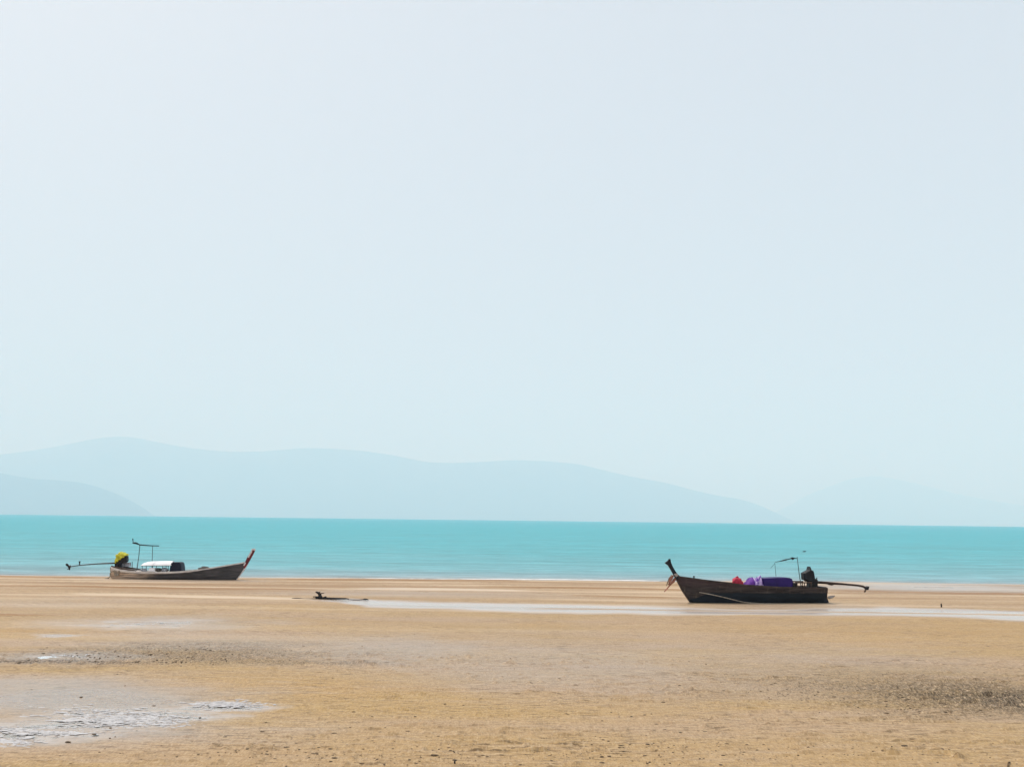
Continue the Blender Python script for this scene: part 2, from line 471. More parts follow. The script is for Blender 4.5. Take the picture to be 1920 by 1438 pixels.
def pool_sheet(px, py, rx, ry, k=1.5):
    c = ground(px, py); a = rx * k / F_PX * c.y
    yn, yf = ground(px, py + ry * k).y, ground(px, py - ry * k).y
    v = [(c.x, c.y, POOL_Z)]
    for i in range(40):
        t = 2 * math.pi * i / 40
        s = math.sin(t)
        v.append((c.x + a * math.cos(t), c.y + s * (yf - c.y if s > 0 else c.y - yn), POOL_Z))
    f = [(0, i + 1, (i + 1) % 40 + 1) for i in range(40)]
    return v, f
a = PUDDLES[2]
props(mesh_obj('puddle', *pool_sheet(*a), FILM), kind='structure')
g = [ground(*q) for q in ((-130, 1400), (330, 1382), (450, 1356), (545, 1330), (545, 1312), (380, 1304), (150, 1314), (-40, 1340), (-130, 1352))]
props(mesh_obj('puddle', [(p.x, p.y, POOL_Z) for p in g], [tuple(range(len(g)))], RIPPLED), kind='structure')
def strip_sheet(pts, k=1.6):
    v, f = [], []
    for p in pts:
        c, a, b = ground(p[0], p[1]), ground(p[0], p[1] + p[2] * k), ground(p[0], p[1] - p[2] * k)
        v += [(a.x, a.y, POOL_Z), (b.x, b.y, POOL_Z)]
    for i in range(len(pts) - 1): f.append((2 * i, 2 * i + 2, 2 * i + 3, 2 * i + 1))
    return v, f
def painted_glints():  # sun and sky glints on the pools, built as pale flecks
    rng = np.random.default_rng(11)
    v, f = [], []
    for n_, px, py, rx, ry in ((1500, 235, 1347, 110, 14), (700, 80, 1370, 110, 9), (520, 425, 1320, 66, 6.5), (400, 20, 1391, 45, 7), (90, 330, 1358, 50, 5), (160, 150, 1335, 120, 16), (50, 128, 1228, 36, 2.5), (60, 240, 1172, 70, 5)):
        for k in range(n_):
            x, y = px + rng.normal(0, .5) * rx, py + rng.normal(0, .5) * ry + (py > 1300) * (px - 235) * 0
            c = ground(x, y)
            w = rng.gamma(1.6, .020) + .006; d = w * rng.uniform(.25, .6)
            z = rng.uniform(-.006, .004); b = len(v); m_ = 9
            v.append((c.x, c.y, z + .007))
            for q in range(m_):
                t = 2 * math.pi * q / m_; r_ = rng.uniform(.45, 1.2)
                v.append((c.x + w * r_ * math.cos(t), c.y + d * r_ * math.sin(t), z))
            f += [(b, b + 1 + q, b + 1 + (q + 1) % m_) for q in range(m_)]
    m = worn('pool_glint_paint', (0.38, 0.38, 0.385), (0.54, 0.54, 0.55), .6, (5, 14, 14), .2)
    props(mesh_obj('foam_and_glints', v, f, m), kind='stuff')
painted_glints()

# ------------------------------------------------------------------ the sea, curving away with the earth
EARTH = 6371000.0
def build_sea():
    rs = [44.0]
    while rs[-1] < 29000: rs.append(rs[-1] * (1.02 if rs[-1] < 2000 else 1.045))
    rs = np.array(rs)
    ang = np.radians(np.linspace(-86, 86, 261))
    A, Rr = np.meshgrid(ang, rs)
    X, Y = Rr * np.sin(A), Rr * np.cos(A)
    Z = SEA_Z - Rr ** 2 / (2 * EARTH)
    nr, nc = X.shape
    co = np.stack([X, Y, Z], -1).reshape(-1, 3)
    idx = np.arange(nr * nc).reshape(nr, nc)
    quads = np.stack([idx[:-1, :-1], idx[:-1, 1:], idx[1:, 1:], idx[1:, :-1]], -1).reshape(-1, 4)
    me = bpy.data.meshes.new('sea')
    me.vertices.add(len(co)); me.vertices.foreach_set('co', co.ravel())
    me.loops.add(quads.size); me.loops.foreach_set('vertex_index', quads.ravel().astype(np.int32))
    me.polygons.add(len(quads)); me.polygons.foreach_set('loop_start', np.arange(0, quads.size, 4, dtype=np.int32))
    me.update(calc_edges=True)
    me.polygons.foreach_set('use_smooth', np.ones(len(quads), bool))
    off = np.clip(Y - shore_y(X), 0, None)
    at = me.attributes.new('offshore', 'FLOAT', 'POINT'); at.data.foreach_set('value', off.ravel().astype(np.float32))
    o = bpy.data.objects.new('sea', me); col.objects.link(o)
    return o
def sea_material():
    m, n, l, p = new_mat('sea_water')
    geo = N(n, 'ShaderNodeNewGeometry')
    at = N(n, 'ShaderNodeAttribute'); at.attribute_name = 'offshore'
    def noise(sc, det, rough=.55):
        mp = N(n, 'ShaderNodeMapping'); mp.inputs['Scale'].default_value = sc
        z = N(n, 'ShaderNodeTexNoise', Scale=1.0, Detail=det, Roughness=rough)
        l.new(geo.outputs['Position'], mp.inputs[0]); l.new(mp.outputs[0], z.inputs['Vector']); return z.outputs[0]
    lg = N(n, 'ShaderNodeMath', operation='LOGARITHM'); lg.inputs[1].default_value = 10
    ad = N(n, 'ShaderNodeMath', operation='ADD'); ad.inputs[1].default_value = 1.0
    l.new(at.outputs['Fac'], ad.inputs[0]); l.new(ad.outputs[0], lg.inputs[0])
    wob = noise((0.03, 0.09, 1), 4)
    w2 = N(n, 'ShaderNodeMath', operation='MULTIPLY_ADD'); w2.inputs[1].default_value = 0.7; l.new(wob, w2.inputs[0])
    sub = N(n, 'ShaderNodeMath', operation='ADD'); l.new(lg.outputs[0], sub.inputs[0]); l.new(w2.outputs[0], sub.inputs[1]); w2.inputs[2].default_value = -.35
    dv = N(n, 'ShaderNodeMath', operation='DIVIDE'); dv.inputs[1].default_value = 4.0; l.new(sub.outputs[0], dv.inputs[0])
    rp = N(n, 'ShaderNodeValToRGB')
    e = rp.color_ramp.elements
    e[0].position, e[0].color = 0.0, (0.33, 0.36, 0.36, 1)
    e[1].position, e[1].color = 1.0, (0.004, 0.335, 0.42, 1)
    for pos, c in ((0.14, (0.22, 0.36, 0.40)), (0.30, (0.13, 0.37, 0.415)), (0.45, (0.060, 0.37, 0.42)), (0.62, (0.022, 0.36, 0.42))):
        k = e.new(pos); k.color = (*c, 1)
    l.new(dv.outputs[0], rp.inputs[0])
    st = noise((0.022, 0.30, 1), 7, .72)
    mr = N(n, 'ShaderNodeMapRange'); l.new(st, mr.inputs[0])
    mr.inputs[1].default_value = .36; mr.inputs[2].default_value = .64; mr.inputs[3].default_value = .76; mr.inputs[4].default_value = 1.20
    mx = N(n, 'ShaderNodeMix', data_type='RGBA', blend_type='MULTIPLY'); mx.inputs['Factor'].default_value = 1
    l.new(rp.outputs[0], mx.inputs['A'])
    cb = N(n, 'ShaderNodeCombineColor')
    for i in range(3): l.new(mr.outputs[0], cb.inputs[i])
    l.new(cb.outputs[0], mx.inputs['B'])
    l.new(mx.outputs['Result'], p.inputs['Base Color'])
    rpl = noise((0.28, 1.9, 1), 5, .7)
    m2 = N(n, 'ShaderNodeMapRange'); l.new(rpl, m2.inputs[0])
    m2.inputs[1].default_value = .40; m2.inputs[2].default_value = .60; m2.inputs[3].default_value = .70; m2.inputs[4].default_value = 1.20
    mm = N(n, 'ShaderNodeMath', operation='MULTIPLY'); l.new(mr.outputs[0], mm.inputs[0]); l.new(m2.outputs[0], mm.inputs[1])
    for i in range(3): l.new(mm.outputs[0], cb.inputs[i])
    p.inputs['Roughness'].default_value = .30
    p.inputs['IOR'].default_value = 1.33
    p.inputs['Specular IOR Level'].default_value = .10
    w = noise((0.5, 2.4, 1), 6, .65)
    bp = N(n, 'ShaderNodeBump', Strength=1.0, Distance=.2); l.new(w, bp.inputs['Height']); l.new(bp.outputs[0], p.inputs['Normal'])
    return m
sea = build_sea()
sea.data.materials.append(sea_material())
props(sea, kind='structure')

# thin swash of foam where the sea meets the sand
def foam_strip():
    v, f = [], []
    xs = np.linspace(-9.5, 9.0, 420)
    ys = shore_y(xs)
    w = np.clip(1.0 * fbm(xs / 4.0, xs * 0, 4, 81) * sstep(xs, -9.5, -3.0) * (1 - sstep(xs, 6.5, 9.0)), .03, 3)
    j = .5 * (fbm(xs / .7, xs * 0 + 5, 3, 83) - .5)
    for x, y, ww, jj in zip(xs, ys, w, j):
        for q in range(5): v.append((x, y - .06 + ww * q / 4 + jj * (.5 if q in (0, 4) else .2), SEA_Z + .003 + (.012 if 0 < q < 4 else 0)))
    for i in range(len(xs) - 1):
        for q in range(4): f.append((i * 5 + q, i * 5 + 5 + q, i * 5 + 6 + q, i * 5 + 1 + q))
    m = worn('sea_foam', (0.34, 0.36, 0.36), (0.70, 0.72, 0.72), .7, (1.2, 3, 1), .2, contrast=(.35, .5))
    props(mesh_obj('foam_and_glints', v, f, m), kind='stuff')
foam_strip()

# ------------------------------------------------------------------ hills across the bay
def hill_material():
    return worn('hill_forest', (0.030, 0.055, 0.025), (0.075, 0.10, 0.05), .9, (0.004, 0.004, 0.004), 0.0, contrast=(.35, .7))
HILL = hill_material()
def hill(pts, dist, width, seed):
    px = np.array([p[0] for p in pts], float); py = np.array([p[1] for p in pts], float)
    xs = np.linspace(px[0], px[-1], 260)
    # smooth ridge line
    ysm = np.interp(xs, px, py)
    k = np.hanning(9); k /= k.sum()
    ysm = np.convolve(np.pad(ysm, 4, mode='edge'), k, 'valid')
    base = -dist ** 2 / (2 * EARTH) - 25
    ridge = [at_depth(a, b, dist) for a, b in zip(xs, ysm)]
    rx = np.array([p.x for p in ridge]); rz = np.array([p.z for p in ridge])
    vv = np.linspace(-1, 1, 41)
    X, V = np.meshgrid(rx, vv)
    H = np.tile(np.maximum(rz - base, 1), (41, 1))
    gull = fbm(X / 700.0, V * 2.2, 4, seed) - .5
    prof = (1 - np.abs(V) ** 1.35)
    H2 = H * prof * (1 + 0.55 * gull * sstep(np.abs(V), .02, .5)) * np.where(V < 0, 1, 1)
    Yy = dist + V * width * (0.4 + 0.6 * H / H.max())
    co = np.stack([X, Yy, base + H2], -1).reshape(-1, 3)
    idx = np.arange(co.shape[0]).reshape(X.shape)
    q = np.stack([idx[:-1, :-1], idx[:-1, 1:], idx[1:, 1:], idx[1:, :-1]], -1).reshape(-1, 4)
    o = mesh_obj('hill', co, q.tolist(), HILL, smooth=True)
    props(o, kind='structure')
    return o
hill([(-700, 915), (-500, 900), (-250, 880), (-100, 866), (0, 852), (60, 845), (110, 836), (150, 828), (185, 821), (220, 817.5), (255, 820), (300, 830), (350, 839), (400, 845),
      (450, 847.5), (510, 845), (570, 839.5), (620, 841), (680, 845), (730, 852), (765, 859), (795, 866), (840, 868), (900, 866), (960, 862.5), (1020, 864), (1085, 869.5),
      (1130, 881), (1180, 893), (1250, 905), (1300, 919), (1340, 928), (1380, 934), (1415, 943), (1440, 954), (1460, 964), (1485, 976), (1510, 988)], 20000.0, 1500.0, 3)
hill([(-500, 850), (-300, 862), (-100, 880), (0, 886.5), (30, 892), (60, 897.5), (110, 900), (150, 904), (185, 913), (222, 927), (250, 941), (268, 952), (280, 962), (290, 975)], 14000.0, 900.0, 8)
hill([(1380, 990), (1440, 966), (1480, 948), (1510, 930), (1550, 914), (1590, 899), (1625, 892.5), (1650, 893), (1690, 900), (1740, 912), (1790, 925), (1850, 937), (1920, 948), (2000, 958), (2100, 970), (2250, 992)], 27000.0, 1500.0, 12)

# haze over the whole bay
hz = Shape().box(-33000, 33000, -3000, 31000, -105, 1750)
haze_m = bpy.data.materials.new('haze_air'); haze_m.use_nodes = True
hn = haze_m.node_tree.nodes; hn.clear()
ho = hn.new('ShaderNodeOutputMaterial'); hv = hn.new('ShaderNodeVolumePrincipled')
hv.inputs['Color'].default_value = (0.60, 0.79, 1.0, 1)
hv.inputs['Absorption Color'].default_value = (1, 0.80, 1, 1)
hv.inputs['Density'].default_value = 0.000170
hv.inputs['Anisotropy'].default_value = 0.0
haze_m.node_tree.links.new(hv.outputs[0], ho.inputs['Volume'])
haze = hz.build('haze', haze_m)
props(haze, kind='stuff')
haze.display_type = 'WIRE'

# ================================================================== boats
M_DARKWOOD = worn('weathered_grey_planks', (0.045, 0.042, 0.045), (0.115, 0.100, 0.095), .75, (1.3, 6, 14), .35)
M_LIGHTPLANK = worn('bleached_planks', (0.16, 0.14, 0.125), (0.42, 0.38, 0.35), .75, (1.6, 6, 16), .35)
M_TAN = worn('pale_mud_stained_planks', (0.10, 0.078, 0.06), (0.45, 0.33, 0.23), .85, (2.2, 6, 9), .3)
M_BROWN = worn('old_brown_planks', (0.030, 0.020, 0.017), (0.115, 0.078, 0.06), .75, (1.5, 5, 12), .4)
M_GUN = worn('worn_gunwale', (0.45, 0.42, 0.40), (0.80, 0.77, 0.74), .7, (2.5, 9, 9), .3)
M_DARKGUN = worn('dark_gunwale', (0.025, 0.02, 0.018), (0.09, 0.065, 0.055), .7, (2.5, 9, 9), .3)
M_DECK = worn('deck_boards', (0.07, 0.06, 0.052), (0.19, 0.16, 0.135), .8, (2, 9, 9), .3)
M_PALEDECK = worn('bleached_deck', (0.30, 0.275, 0.25), (0.58, 0.54, 0.50), .8, (2, 9, 9), .3)
M_BLACKPAINT = worn('blue_black_paint', (0.006, 0.011, 0.019), (0.020, 0.030, 0.044), .5, (2, 4, 8), .25)
M_BLACK = worn('black_iron', (0.004, 0.004, 0.005), (0.014, 0.013, 0.014), .5, (9, 9, 9), .2)
M_RUST = worn('rusty_iron', (0.02, 0.012, 0.010), (0.06, 0.035, 0.025), .7, (9, 9, 9), .2)
M_POLE = worn('grey_pole', (0.05, 0.07, 0.08), (0.10, 0.125, 0.135), .5, (9, 9, 9), .1)
M_YELLOW = worn('yellow_tarp', (0.34, 0.34, 0.012), (0.76, 0.74, 0.08), .6, (7, 7, 7), .9)
M_DARKTARP = worn('black_tarp', (0.003, 0.005, 0.009), (0.009, 0.013, 0.019), .5, (4, 4, 4), .5)
M_WHITE = worn('white_tarp', (0.78, 0.78, 0.80), (0.86, 0.86, 0.88), .6, (2, 2, 2), .3)
M_NAVY = worn('navy_cloth', (0.003, 0.005, 0.020), (0.008, 0.011, 0.030), .55, (4, 4, 4), .3)
M_PURPLE = worn('purple_tarp', (0.012, 0.003, 0.085), (0.026, 0.007, 0.14), .5, (3, 3, 3), .5)
M_LILAC = worn('lilac_cloth', (0.10, 0.03, 0.30), (0.70, 0.56, 0.84), .7, (9, 9, 9), .4, contrast=(.42, .58))
M_VIOLET = worn('violet_cloth', (0.045, 0.012, 0.18), (0.17, 0.045, 0.34), .7, (9, 9, 9), .4)
M_RED = worn('red_bundle', (0.34, 0.010, 0.034), (0.58, 0.04, 0.085), .6, (5, 5, 5), .4)
M_DKRED = worn('faded_red_paint', (0.05, 0.008, 0.012), (0.20, 0.03, 0.035), .6, (4, 9, 4), .3)
M_WHITEPAINT = worn('chalky_white_paint', (0.50, 0.47, 0.47), (0.80, 0.78, 0.78), .6, (6, 6, 6), .2)
M_RIBBON = worn('faded_ribbon', (0.12, 0.035, 0.022), (0.42, 0.20, 0.14), .8, (7, 7, 7), .3)
M_ROPE = worn('pale_rope', (0.22, 0.18, 0.13), (0.45, 0.40, 0.33), .9, (20, 20, 20), .3)
M_GREYCLOTH = worn('grey_cloth', (0.16, 0.17, 0.19), (0.55, 0.57, 0.62), .8, (7, 7, 7), .4)
M_NET = worn('dark_net', (0.03, 0.03, 0.03), (0.12, 0.11, 0.10), .9, (14, 14, 14), .6)

class Frame:
    """a vertical plane along a boat: photo pixel -> (distance along, height)"""
    def __init__(self, p0, p1, sink=0.02):
        self.o = ground(*p0); e = ground(*p1)
        d = (e - self.o); d.z = 0
        self.x = d.normalized(); self.n = Vector((-self.x.y, self.x.x, 0))
        self.yaw = math.atan2(self.x.y, self.x.x); self.sink = sink
    def __call__(self, px, py, off=0.0):
        """off: distance of the measured feature from the centre plane, positive away from the viewer"""
        d = ray(px, py); c = Vector((0, 0, EYE)); o = self.o + self.n * off
        t = (o - c).dot(self.n) / d.dot(self.n)
        p = c + d * t
        return ((p - o).dot(self.x), p.z)
    def many(self, pts, off=0.0): return [self(*p, off=off) for p in pts]

def interp(u, pts):
    return float(np.interp(u, [p[0] for p in pts], [p[1] for p in pts]))

SECTION = [(0.0, 0.0), (0.30, 0.012), (0.52, 0.06), (0.66, 0.20), (0.78, 0.42), (0.885, 0.68), (0.955, 0.86), (1.0, 1.0)]   # half breadth, height
def sec(t):
    """t 0..1 along the section from keel to sheer"""
    n_ = len(SECTION) - 1
    i = min(int(t * n_), n_ - 1); f_ = t * n_ - i
    a, b = SECTION[i], SECTION[i + 1]
    return a[0] + (b[0] - a[0]) * f_, a[1] + (b[1] - a[1]) * f_

class Hull:
    def __init__(self, us, keel, sheer, beam):
        self.us = us; self.keel, self.sheer, self.beam = keel, sheer, beam
    def pt(self, u, t, side, off=0.0):
        b, zk, zs = interp(u, self.beam), interp(u, self.keel), interp(u, self.sheer)
        y, z = sec(t)
        e = 0.02
        y0, z0 = sec(max(0, t - e)); y1, z1 = sec(min(1, t + e))
        ty, tz = (y1 - y0) * b, (z1 - z0) * max(zs - zk, 0.02)
        L = math.hypot(ty, tz) or 1
        ny, nz = tz / L, -ty / L
        return Vector((u, side * (y * b + ny * off), zk + z * (zs - zk) + nz * off))
    def shell(self, name, m, parent):
        ts = [i / 14 for i in range(15)]
        v, f = [], []
        w = 29
        for u in self.us:
            v += [self.pt(u, t, -1) for t in reversed(ts)] + [self.pt(u, t, 1) for t in ts[1:]]
        for i in range(len(self.us) - 1):
            for k in range(w - 1):
                f.append((i * w + k, (i + 1) * w + k, (i + 1) * w + k + 1, i * w + k + 1))
        return mesh_obj(name, v, f, m, parent, True)
    def strake(self, t0, t1, side, u0, u1, m, parent, proud=(0.045, 0.018), inner=0.004, label=None, taper=False):
        us = [u for u in self.us if u0 <= u <= u1]
        v, f = [], []
        for u in us:
            k = min(1.0, interp(u, self.beam) / 0.12)
            for j in range(4):
                ta = t0 if not taper else t0 + (t1 - .03 - t0) * (u - us[0]) / (us[-1] - us[0])
                t = ta + (t1 - ta) * j / 3
                v.append(self.pt(u, t, side, (proud[0] + (proud[1] - proud[0]) * j / 3) * k))
            v.append(self.pt(u, t1, side, inner * k)); v.append(self.pt(u, ta, side, inner * k))
        for i in range(len(us) - 1):
            for j in range(6):
                f.append((i * 6 + j, (i + 1) * 6 + j, (i + 1) * 6 + (j + 1) % 6, i * 6 + (j + 1) % 6))
        f.append(tuple(range(6))); f.append(tuple((len(us) - 1) * 6 + j for j in range(6)))
        o = mesh_obj('plank', v, f, m, parent)
        if label: o['label'] = label
        return o
    def gunwale(self, side, u0, u1, w, h, m, parent, lift=0.0):
        us = [u for u in self.us if u0 <= u <= u1]
        v, f = [], []
        for u in us:
            p = self.pt(u, 1.0, side); b = min(1.0, abs(p.y) / 0.08)
            s = side * b
            for dy, dz in ((-.4 * w, lift - h * .5), (.75 * w, lift - h * .5), (.75 * w, lift + h * .5), (-.4 * w, lift + h * .5)):
                v.append(p + Vector((0, s * dy, dz)))
        for i in range(len(us) - 1):
            for j in range(4): f.append((i * 4 + j, (i + 1) * 4 + j, (i + 1) * 4 + (j + 1) % 4, i * 4 + (j + 1) % 4))
        f.append((0, 1, 2, 3)); f.append(tuple((len(us) - 1) * 4 + j for j in range(4)))
        return mesh_obj('gunwale', v, f, m, parent)
    def deck(self, u0, u1, drop, parent, m, n_board):
        """cross boards laid between the sides, each its own board"""
        du = (u1 - u0) / n_board
        first = []
        for i in range(n_board):
            a, b = u0 + i * du + .006, u0 + (i + 1) * du - .006
            s = Shape()
            za, zb = interp(a, self.sheer) - drop, interp(b, self.sheer) - drop
            wa, wb = interp(a, self.beam) * .93, interp(b, self.beam) * .93
            dz = random.uniform(-.008, .008)
            v = []
            for u, z, w in ((a, za, wa), (b, zb, wb)):
                for yy in (-w, w):
                    for q in (-.025, 0): v.append((u, yy, z + q + dz))
            s.add(v, [(0, 1, 3, 2), (4, 6, 7, 5), (0, 4, 5, 1), (2, 3, 7, 6), (1, 5, 7, 3), (0, 2, 6, 4)])
            s.build('deck_board', m, parent)
    def transom(self, u, m, parent, thick=0.05, rake=0.0):
        ts = [i / 10 for i in range(11)]
        ring = [self.pt(u, t, -1) for t in reversed(ts)] + [self.pt(u, t, 1) for t in ts[1:]]
        v, f = [], []
        n_ = len(ring)
        sgn = thick
        v = [p.copy() for p in ring] + [p + Vector((sgn, 0, 0)) for p in ring]
        f = [tuple(range(n_)), tuple(range(2 * n_ - 1, n_ - 1, -1))]
        f += [(i, (i + 1) % n_, n_ + (i + 1) % n_, n_ + i) for i in range(n_)]
        return mesh_obj('transom', v, f, m, parent)

def blades(name, c, r, m, parent, n_=3, axis='x', tilt=.35, w=.05):
    """a propeller: every blade its own mesh on a hub"""
    hub = Shape().tube([Vector(c) + Vector((-.05, 0, 0)), Vector(c) + Vector((.05, 0, 0))], [.028, .034], 8).build(name, m, parent, True)
    return hub, [(math.cos(2 * math.pi * k / n_ + tilt), math.sin(2 * math.pi * k / n_ + tilt)) for k in range(n_)]
def propeller(c, r, m, parent, tilt=.35):
    hub, dirs = blades('propeller', c, r, m, parent, tilt=tilt)
    c = Vector(c)
    return hub, dirs

# ------------------------------------------------------------------ right boat: bow on the left, dark hull
fb = Frame((1295.6, 1129.3), (1534, 1129.3))
boat_b = empty('fishing_boat', fb.o, fb.yaw)
boat_b.location.z = -0.02
props(boat_b, 'dark brown longtail boat with black lower hull and purple cargo aground on sand', 'boat', 'longtail boats stranded at low tide')
pb = fb
keel = pb.many([(1266, 1079.5), (1272, 1090), (1280, 1105), (1290, 1121)]) + [(0.0, 0.0), (pb(1540, 1129)[0], 0.0), (pb(1548, 1129)[0], 0.02)]
sheer = pb.many([(1266, 1077.5), (1274, 1080), (1300, 1083.5), (1325, 1087.2), (1350, 1090.2), (1372, 1092.6), (1390, 1094.3), (1420, 1096.3), (1450, 1098.2), (1490, 1099.6), (1541, 1100)])
u_bow, u_st = keel[0][0], pb(1541, 1100)[0]
Lh = u_st - u_bow
beam = [(u_bow, .03), (u_bow + .2, .07), (u_bow + .5, .16), (u_bow + 1.0, .30), (u_bow + 1.7, .44), (u_bow + 2.6, .53), (u_bow + 3.6, .56), (u_bow + 4.8, .54), (u_st, .46)]
us = sorted(set([u_bow + Lh * (i / 54) for i in range(55)]))
hb = Hull(us, keel, sheer, beam)
hb.shell('hull', M_BROWN, boat_b)
def hull_paint_b():
    """brown planks above, blue-black bottom paint below, worn away towards the stem"""
    m, n, l, p = new_mat('brown_hull_with_black_bottom_paint')
    tc = N(n, 'ShaderNodeTexCoord'); sx = N(n, 'ShaderNodeSeparateXYZ'); l.new(tc.outputs['Object'], sx.inputs[0])
    def noise(sc, det=6):
        mp = N(n, 'ShaderNodeMapping'); mp.inputs['Scale'].default_value = sc
        z = N(n, 'ShaderNodeTexNoise', Scale=1.0, Detail=det, Roughness=.65); l.new(tc.outputs['Object'], mp.inputs[0]); l.new(mp.outputs[0], z.inputs['Vector']); return z.outputs[0]
    lim = N(n, 'ShaderNodeMapRange', interpolation_type='SMOOTHSTEP'); l.new(sx.outputs[0], lim.inputs[0])
    lim.inputs[1].default_value = -.1; lim.inputs[2].default_value = 0.8; lim.inputs[3].default_value = .16; lim.inputs[4].default_value = .42
    edge = noise((5, 5, 14))
    a = N(n, 'ShaderNodeMath', operation='SUBTRACT'); l.new(sx.outputs[2], a.inputs[0]); l.new(lim.outputs[0], a.inputs[1])
    b = N(n, 'ShaderNodeMath', operation='MULTIPLY_ADD'); l.new(edge, b.inputs[0]); b.inputs[1].default_value = .08; l.new(a.outputs[0], b.inputs[2])
    k = N(n, 'ShaderNodeMapRange'); l.new(b.outputs[0], k.inputs[0]); k.inputs[1].default_value = .030; k.inputs[2].default_value = .055
    s = noise((1.4, 5, 13)); pat = noise((0.8, 2, 1.5), 4); drip = noise((9, 2, 1.2), 4)
    r1 = N(n, 'ShaderNodeValToRGB'); l.new(s, r1.inputs[0])
    r1.color_ramp.elements[0].position, r1.color_ramp.elements[1].position = .34, .7
    r1.color_ramp.elements[0].color = (0.014, 0.012, 0.013, 1); r1.color_ramp.elements[1].color = (0.078, 0.063, 0.058, 1)
    mr = N(n, 'ShaderNodeMix', data_type='RGBA'); l.new(r1.outputs[0], mr.inputs['A']); mr.inputs['B'].default_value = (0.085, 0.04, 0.042, 1)
    zz = N(n, 'ShaderNodeMapRange'); l.new(sx.outputs[2], zz.inputs[0]); zz.inputs[1].default_value = .55; zz.inputs[2].default_value = .80; zz.inputs[4].default_value = .35
    l.new(zz.outputs[0], mr.inputs['Factor'])
    md = N(n, 'ShaderNodeMix', data_type='RGBA'); l.new(mr.outputs['Result'], md.inputs['A']); md.inputs['B'].default_value = (0.19, 0.14, 0.11, 1)
    dr = N(n, 'ShaderNodeMapRange'); l.new(drip, dr.inputs[0]); dr.inputs[1].default_value = .58; dr.inputs[2].default_value = .75; dr.inputs[4].default_value = .45
    l.new(dr.outputs[0], md.inputs['Factor'])
    r2 = N(n, 'ShaderNodeValToRGB'); l.new(pat, r2.inputs[0])
    r2.color_ramp.elements[0].position, r2.color_ramp.elements[1].position = .35, .7
    r2.color_ramp.elements[0].color = (0.004, 0.009, 0.014, 1); r2.color_ramp.elements[1].color = (0.014, 0.022, 0.032, 1)
    mx = N(n, 'ShaderNodeMix', data_type='RGBA'); l.new(r2.outputs[0], mx.inputs['A']); l.new(md.outputs['Result'], mx.inputs['B']); l.new(k.outputs[0], mx.inputs['Factor'])
    l.new(mx.outputs['Result'], p.inputs['Base Color'])
    p.inputs['Roughness'].default_value = .62; p.inputs['Specular IOR Level'].default_value = .2
    bp = N(n, 'ShaderNodeBump', Strength=.3, Distance=.015); l.new(s, bp.inputs['Height']); l.new(bp.outputs[0], p.inputs['Normal'])
    return m
M_HULLB = hull_paint_b()
for sd in (-1, 1):
    for t0, t1 in ((.02, .30), (.30, .52), (.52, .69), (.69, .845), (.845, 1.0)):
        hb.strake(t0, t1, sd, u_bow + .04, u_st + .01, M_HULLB, boat_b)
    hb.gunwale(sd, u_bow + .10, u_st + .01, .055, .055, M_DARKGUN, boat_b)
hb.transom(u_st, M_BROWN, boat_b, .05)
hb.deck(u_bow + .45, u_st - .04, .05, boat_b, M_DECK, 22)
# stem post with its notched head
Shape().prism(pb.many([(1270, 1086), (1264, 1079), (1258.5, 1069), (1252.5, 1059), (1248.5, 1056), (1246.3, 1053.6), (1250, 1051.6), (1252.4, 1049.4), (1253.8, 1046.6), (1256.4, 1046.6), (1257.6, 1053),
                       (1261, 1061), (1266, 1069.5), (1270.5, 1076), (1275.5, 1080), (1278, 1084)]), -.055, .055, .06).build('stem_post', M_DARKTARP, boat_b)
Shape().prism(pb.many([(1264, 1079), (1270, 1081), (1284, 1105), (1300, 1129.5), (1294.2, 1129.5), (1288, 1121), (1278, 1106)]), -.035, .035).build('stem', M_DARKGUN, boat_b)
Shape().prism(pb.many([(1262.5, 1075), (1268, 1073), (1271, 1078), (1266.5, 1080.5)]), -.066, .066).build('post_binding', M_LIGHTPLANK, boat_b)
a = pb(1299, 1085); b = pb(1298.6, 1078)
Shape().tube([(a[0], -.16, a[1]), (b[0], -.16, b[1])], [.022, .03], 8).build('bollard', M_BLACK, boat_b)
# stern foot, rudder blade and worn after end
Shape().prism(pb.many([(1540, 1104), (1543.5, 1115), (1545.5, 1122), (1547.5, 1127.5), (1538, 1129)]), -.34, .34, .03).build('skeg', M_BLACKPAINT, boat_b)
Shape().prism(pb.many([(1543, 1116.5), (1549, 1114), (1557, 1113.4), (1556, 1116), (1551, 1119), (1546, 1120.5)]), -.44, -.38, .04).build('rudder', M_LIGHTPLANK, boat_b)
Shape().prism(pb.many([(1534, 1098), (1540, 1098), (1539.5, 1104), (1536, 1104)]), -.46, .46).build('stern_board', M_BLACKPAINT, boat_b)
# engine: stand, block, cover and the long shaft
eng = Shape().prism(pb.many([(1514, 1101), (1515.5, 1090), (1518, 1086), (1529, 1084), (1530.5, 1086), (1530.5, 1101), (1523.8, 1101), (1523.5, 1095), (1520, 1093.4), (1518, 1095.5), (1518, 1101)]), -.14, .14).build('engine', M_BLACK, boat_b)
cov = Shape().prism(pb.many([(1504, 1073.2), (1507.5, 1071), (1511.5, 1069), (1515.4, 1067), (1516.2, 1064), (1516.7, 1060.8), (1517.6, 1064.2), (1518.2, 1067), (1520.4, 1067.6), (1522.6, 1068.6), (1523.8, 1073), (1524.8, 1079), (1525.6, 1084), (1524.6, 1088.5), (1519, 1090.5), (1511.5, 1089.5), (1509, 1086.6), (1505, 1085.4), (1504.4, 1080)]), -.20, .20, .14)
cov.build('engine_cover', M_DARKTARP, eng)
a = [pb(*q) for q in ((1529, 1090.2), (1546, 1091.3), (1562, 1092.6), (1580, 1093.8), (1596, 1095.2), (1610, 1096.6), (1618, 1098.2), (1622.5, 1100.5))]
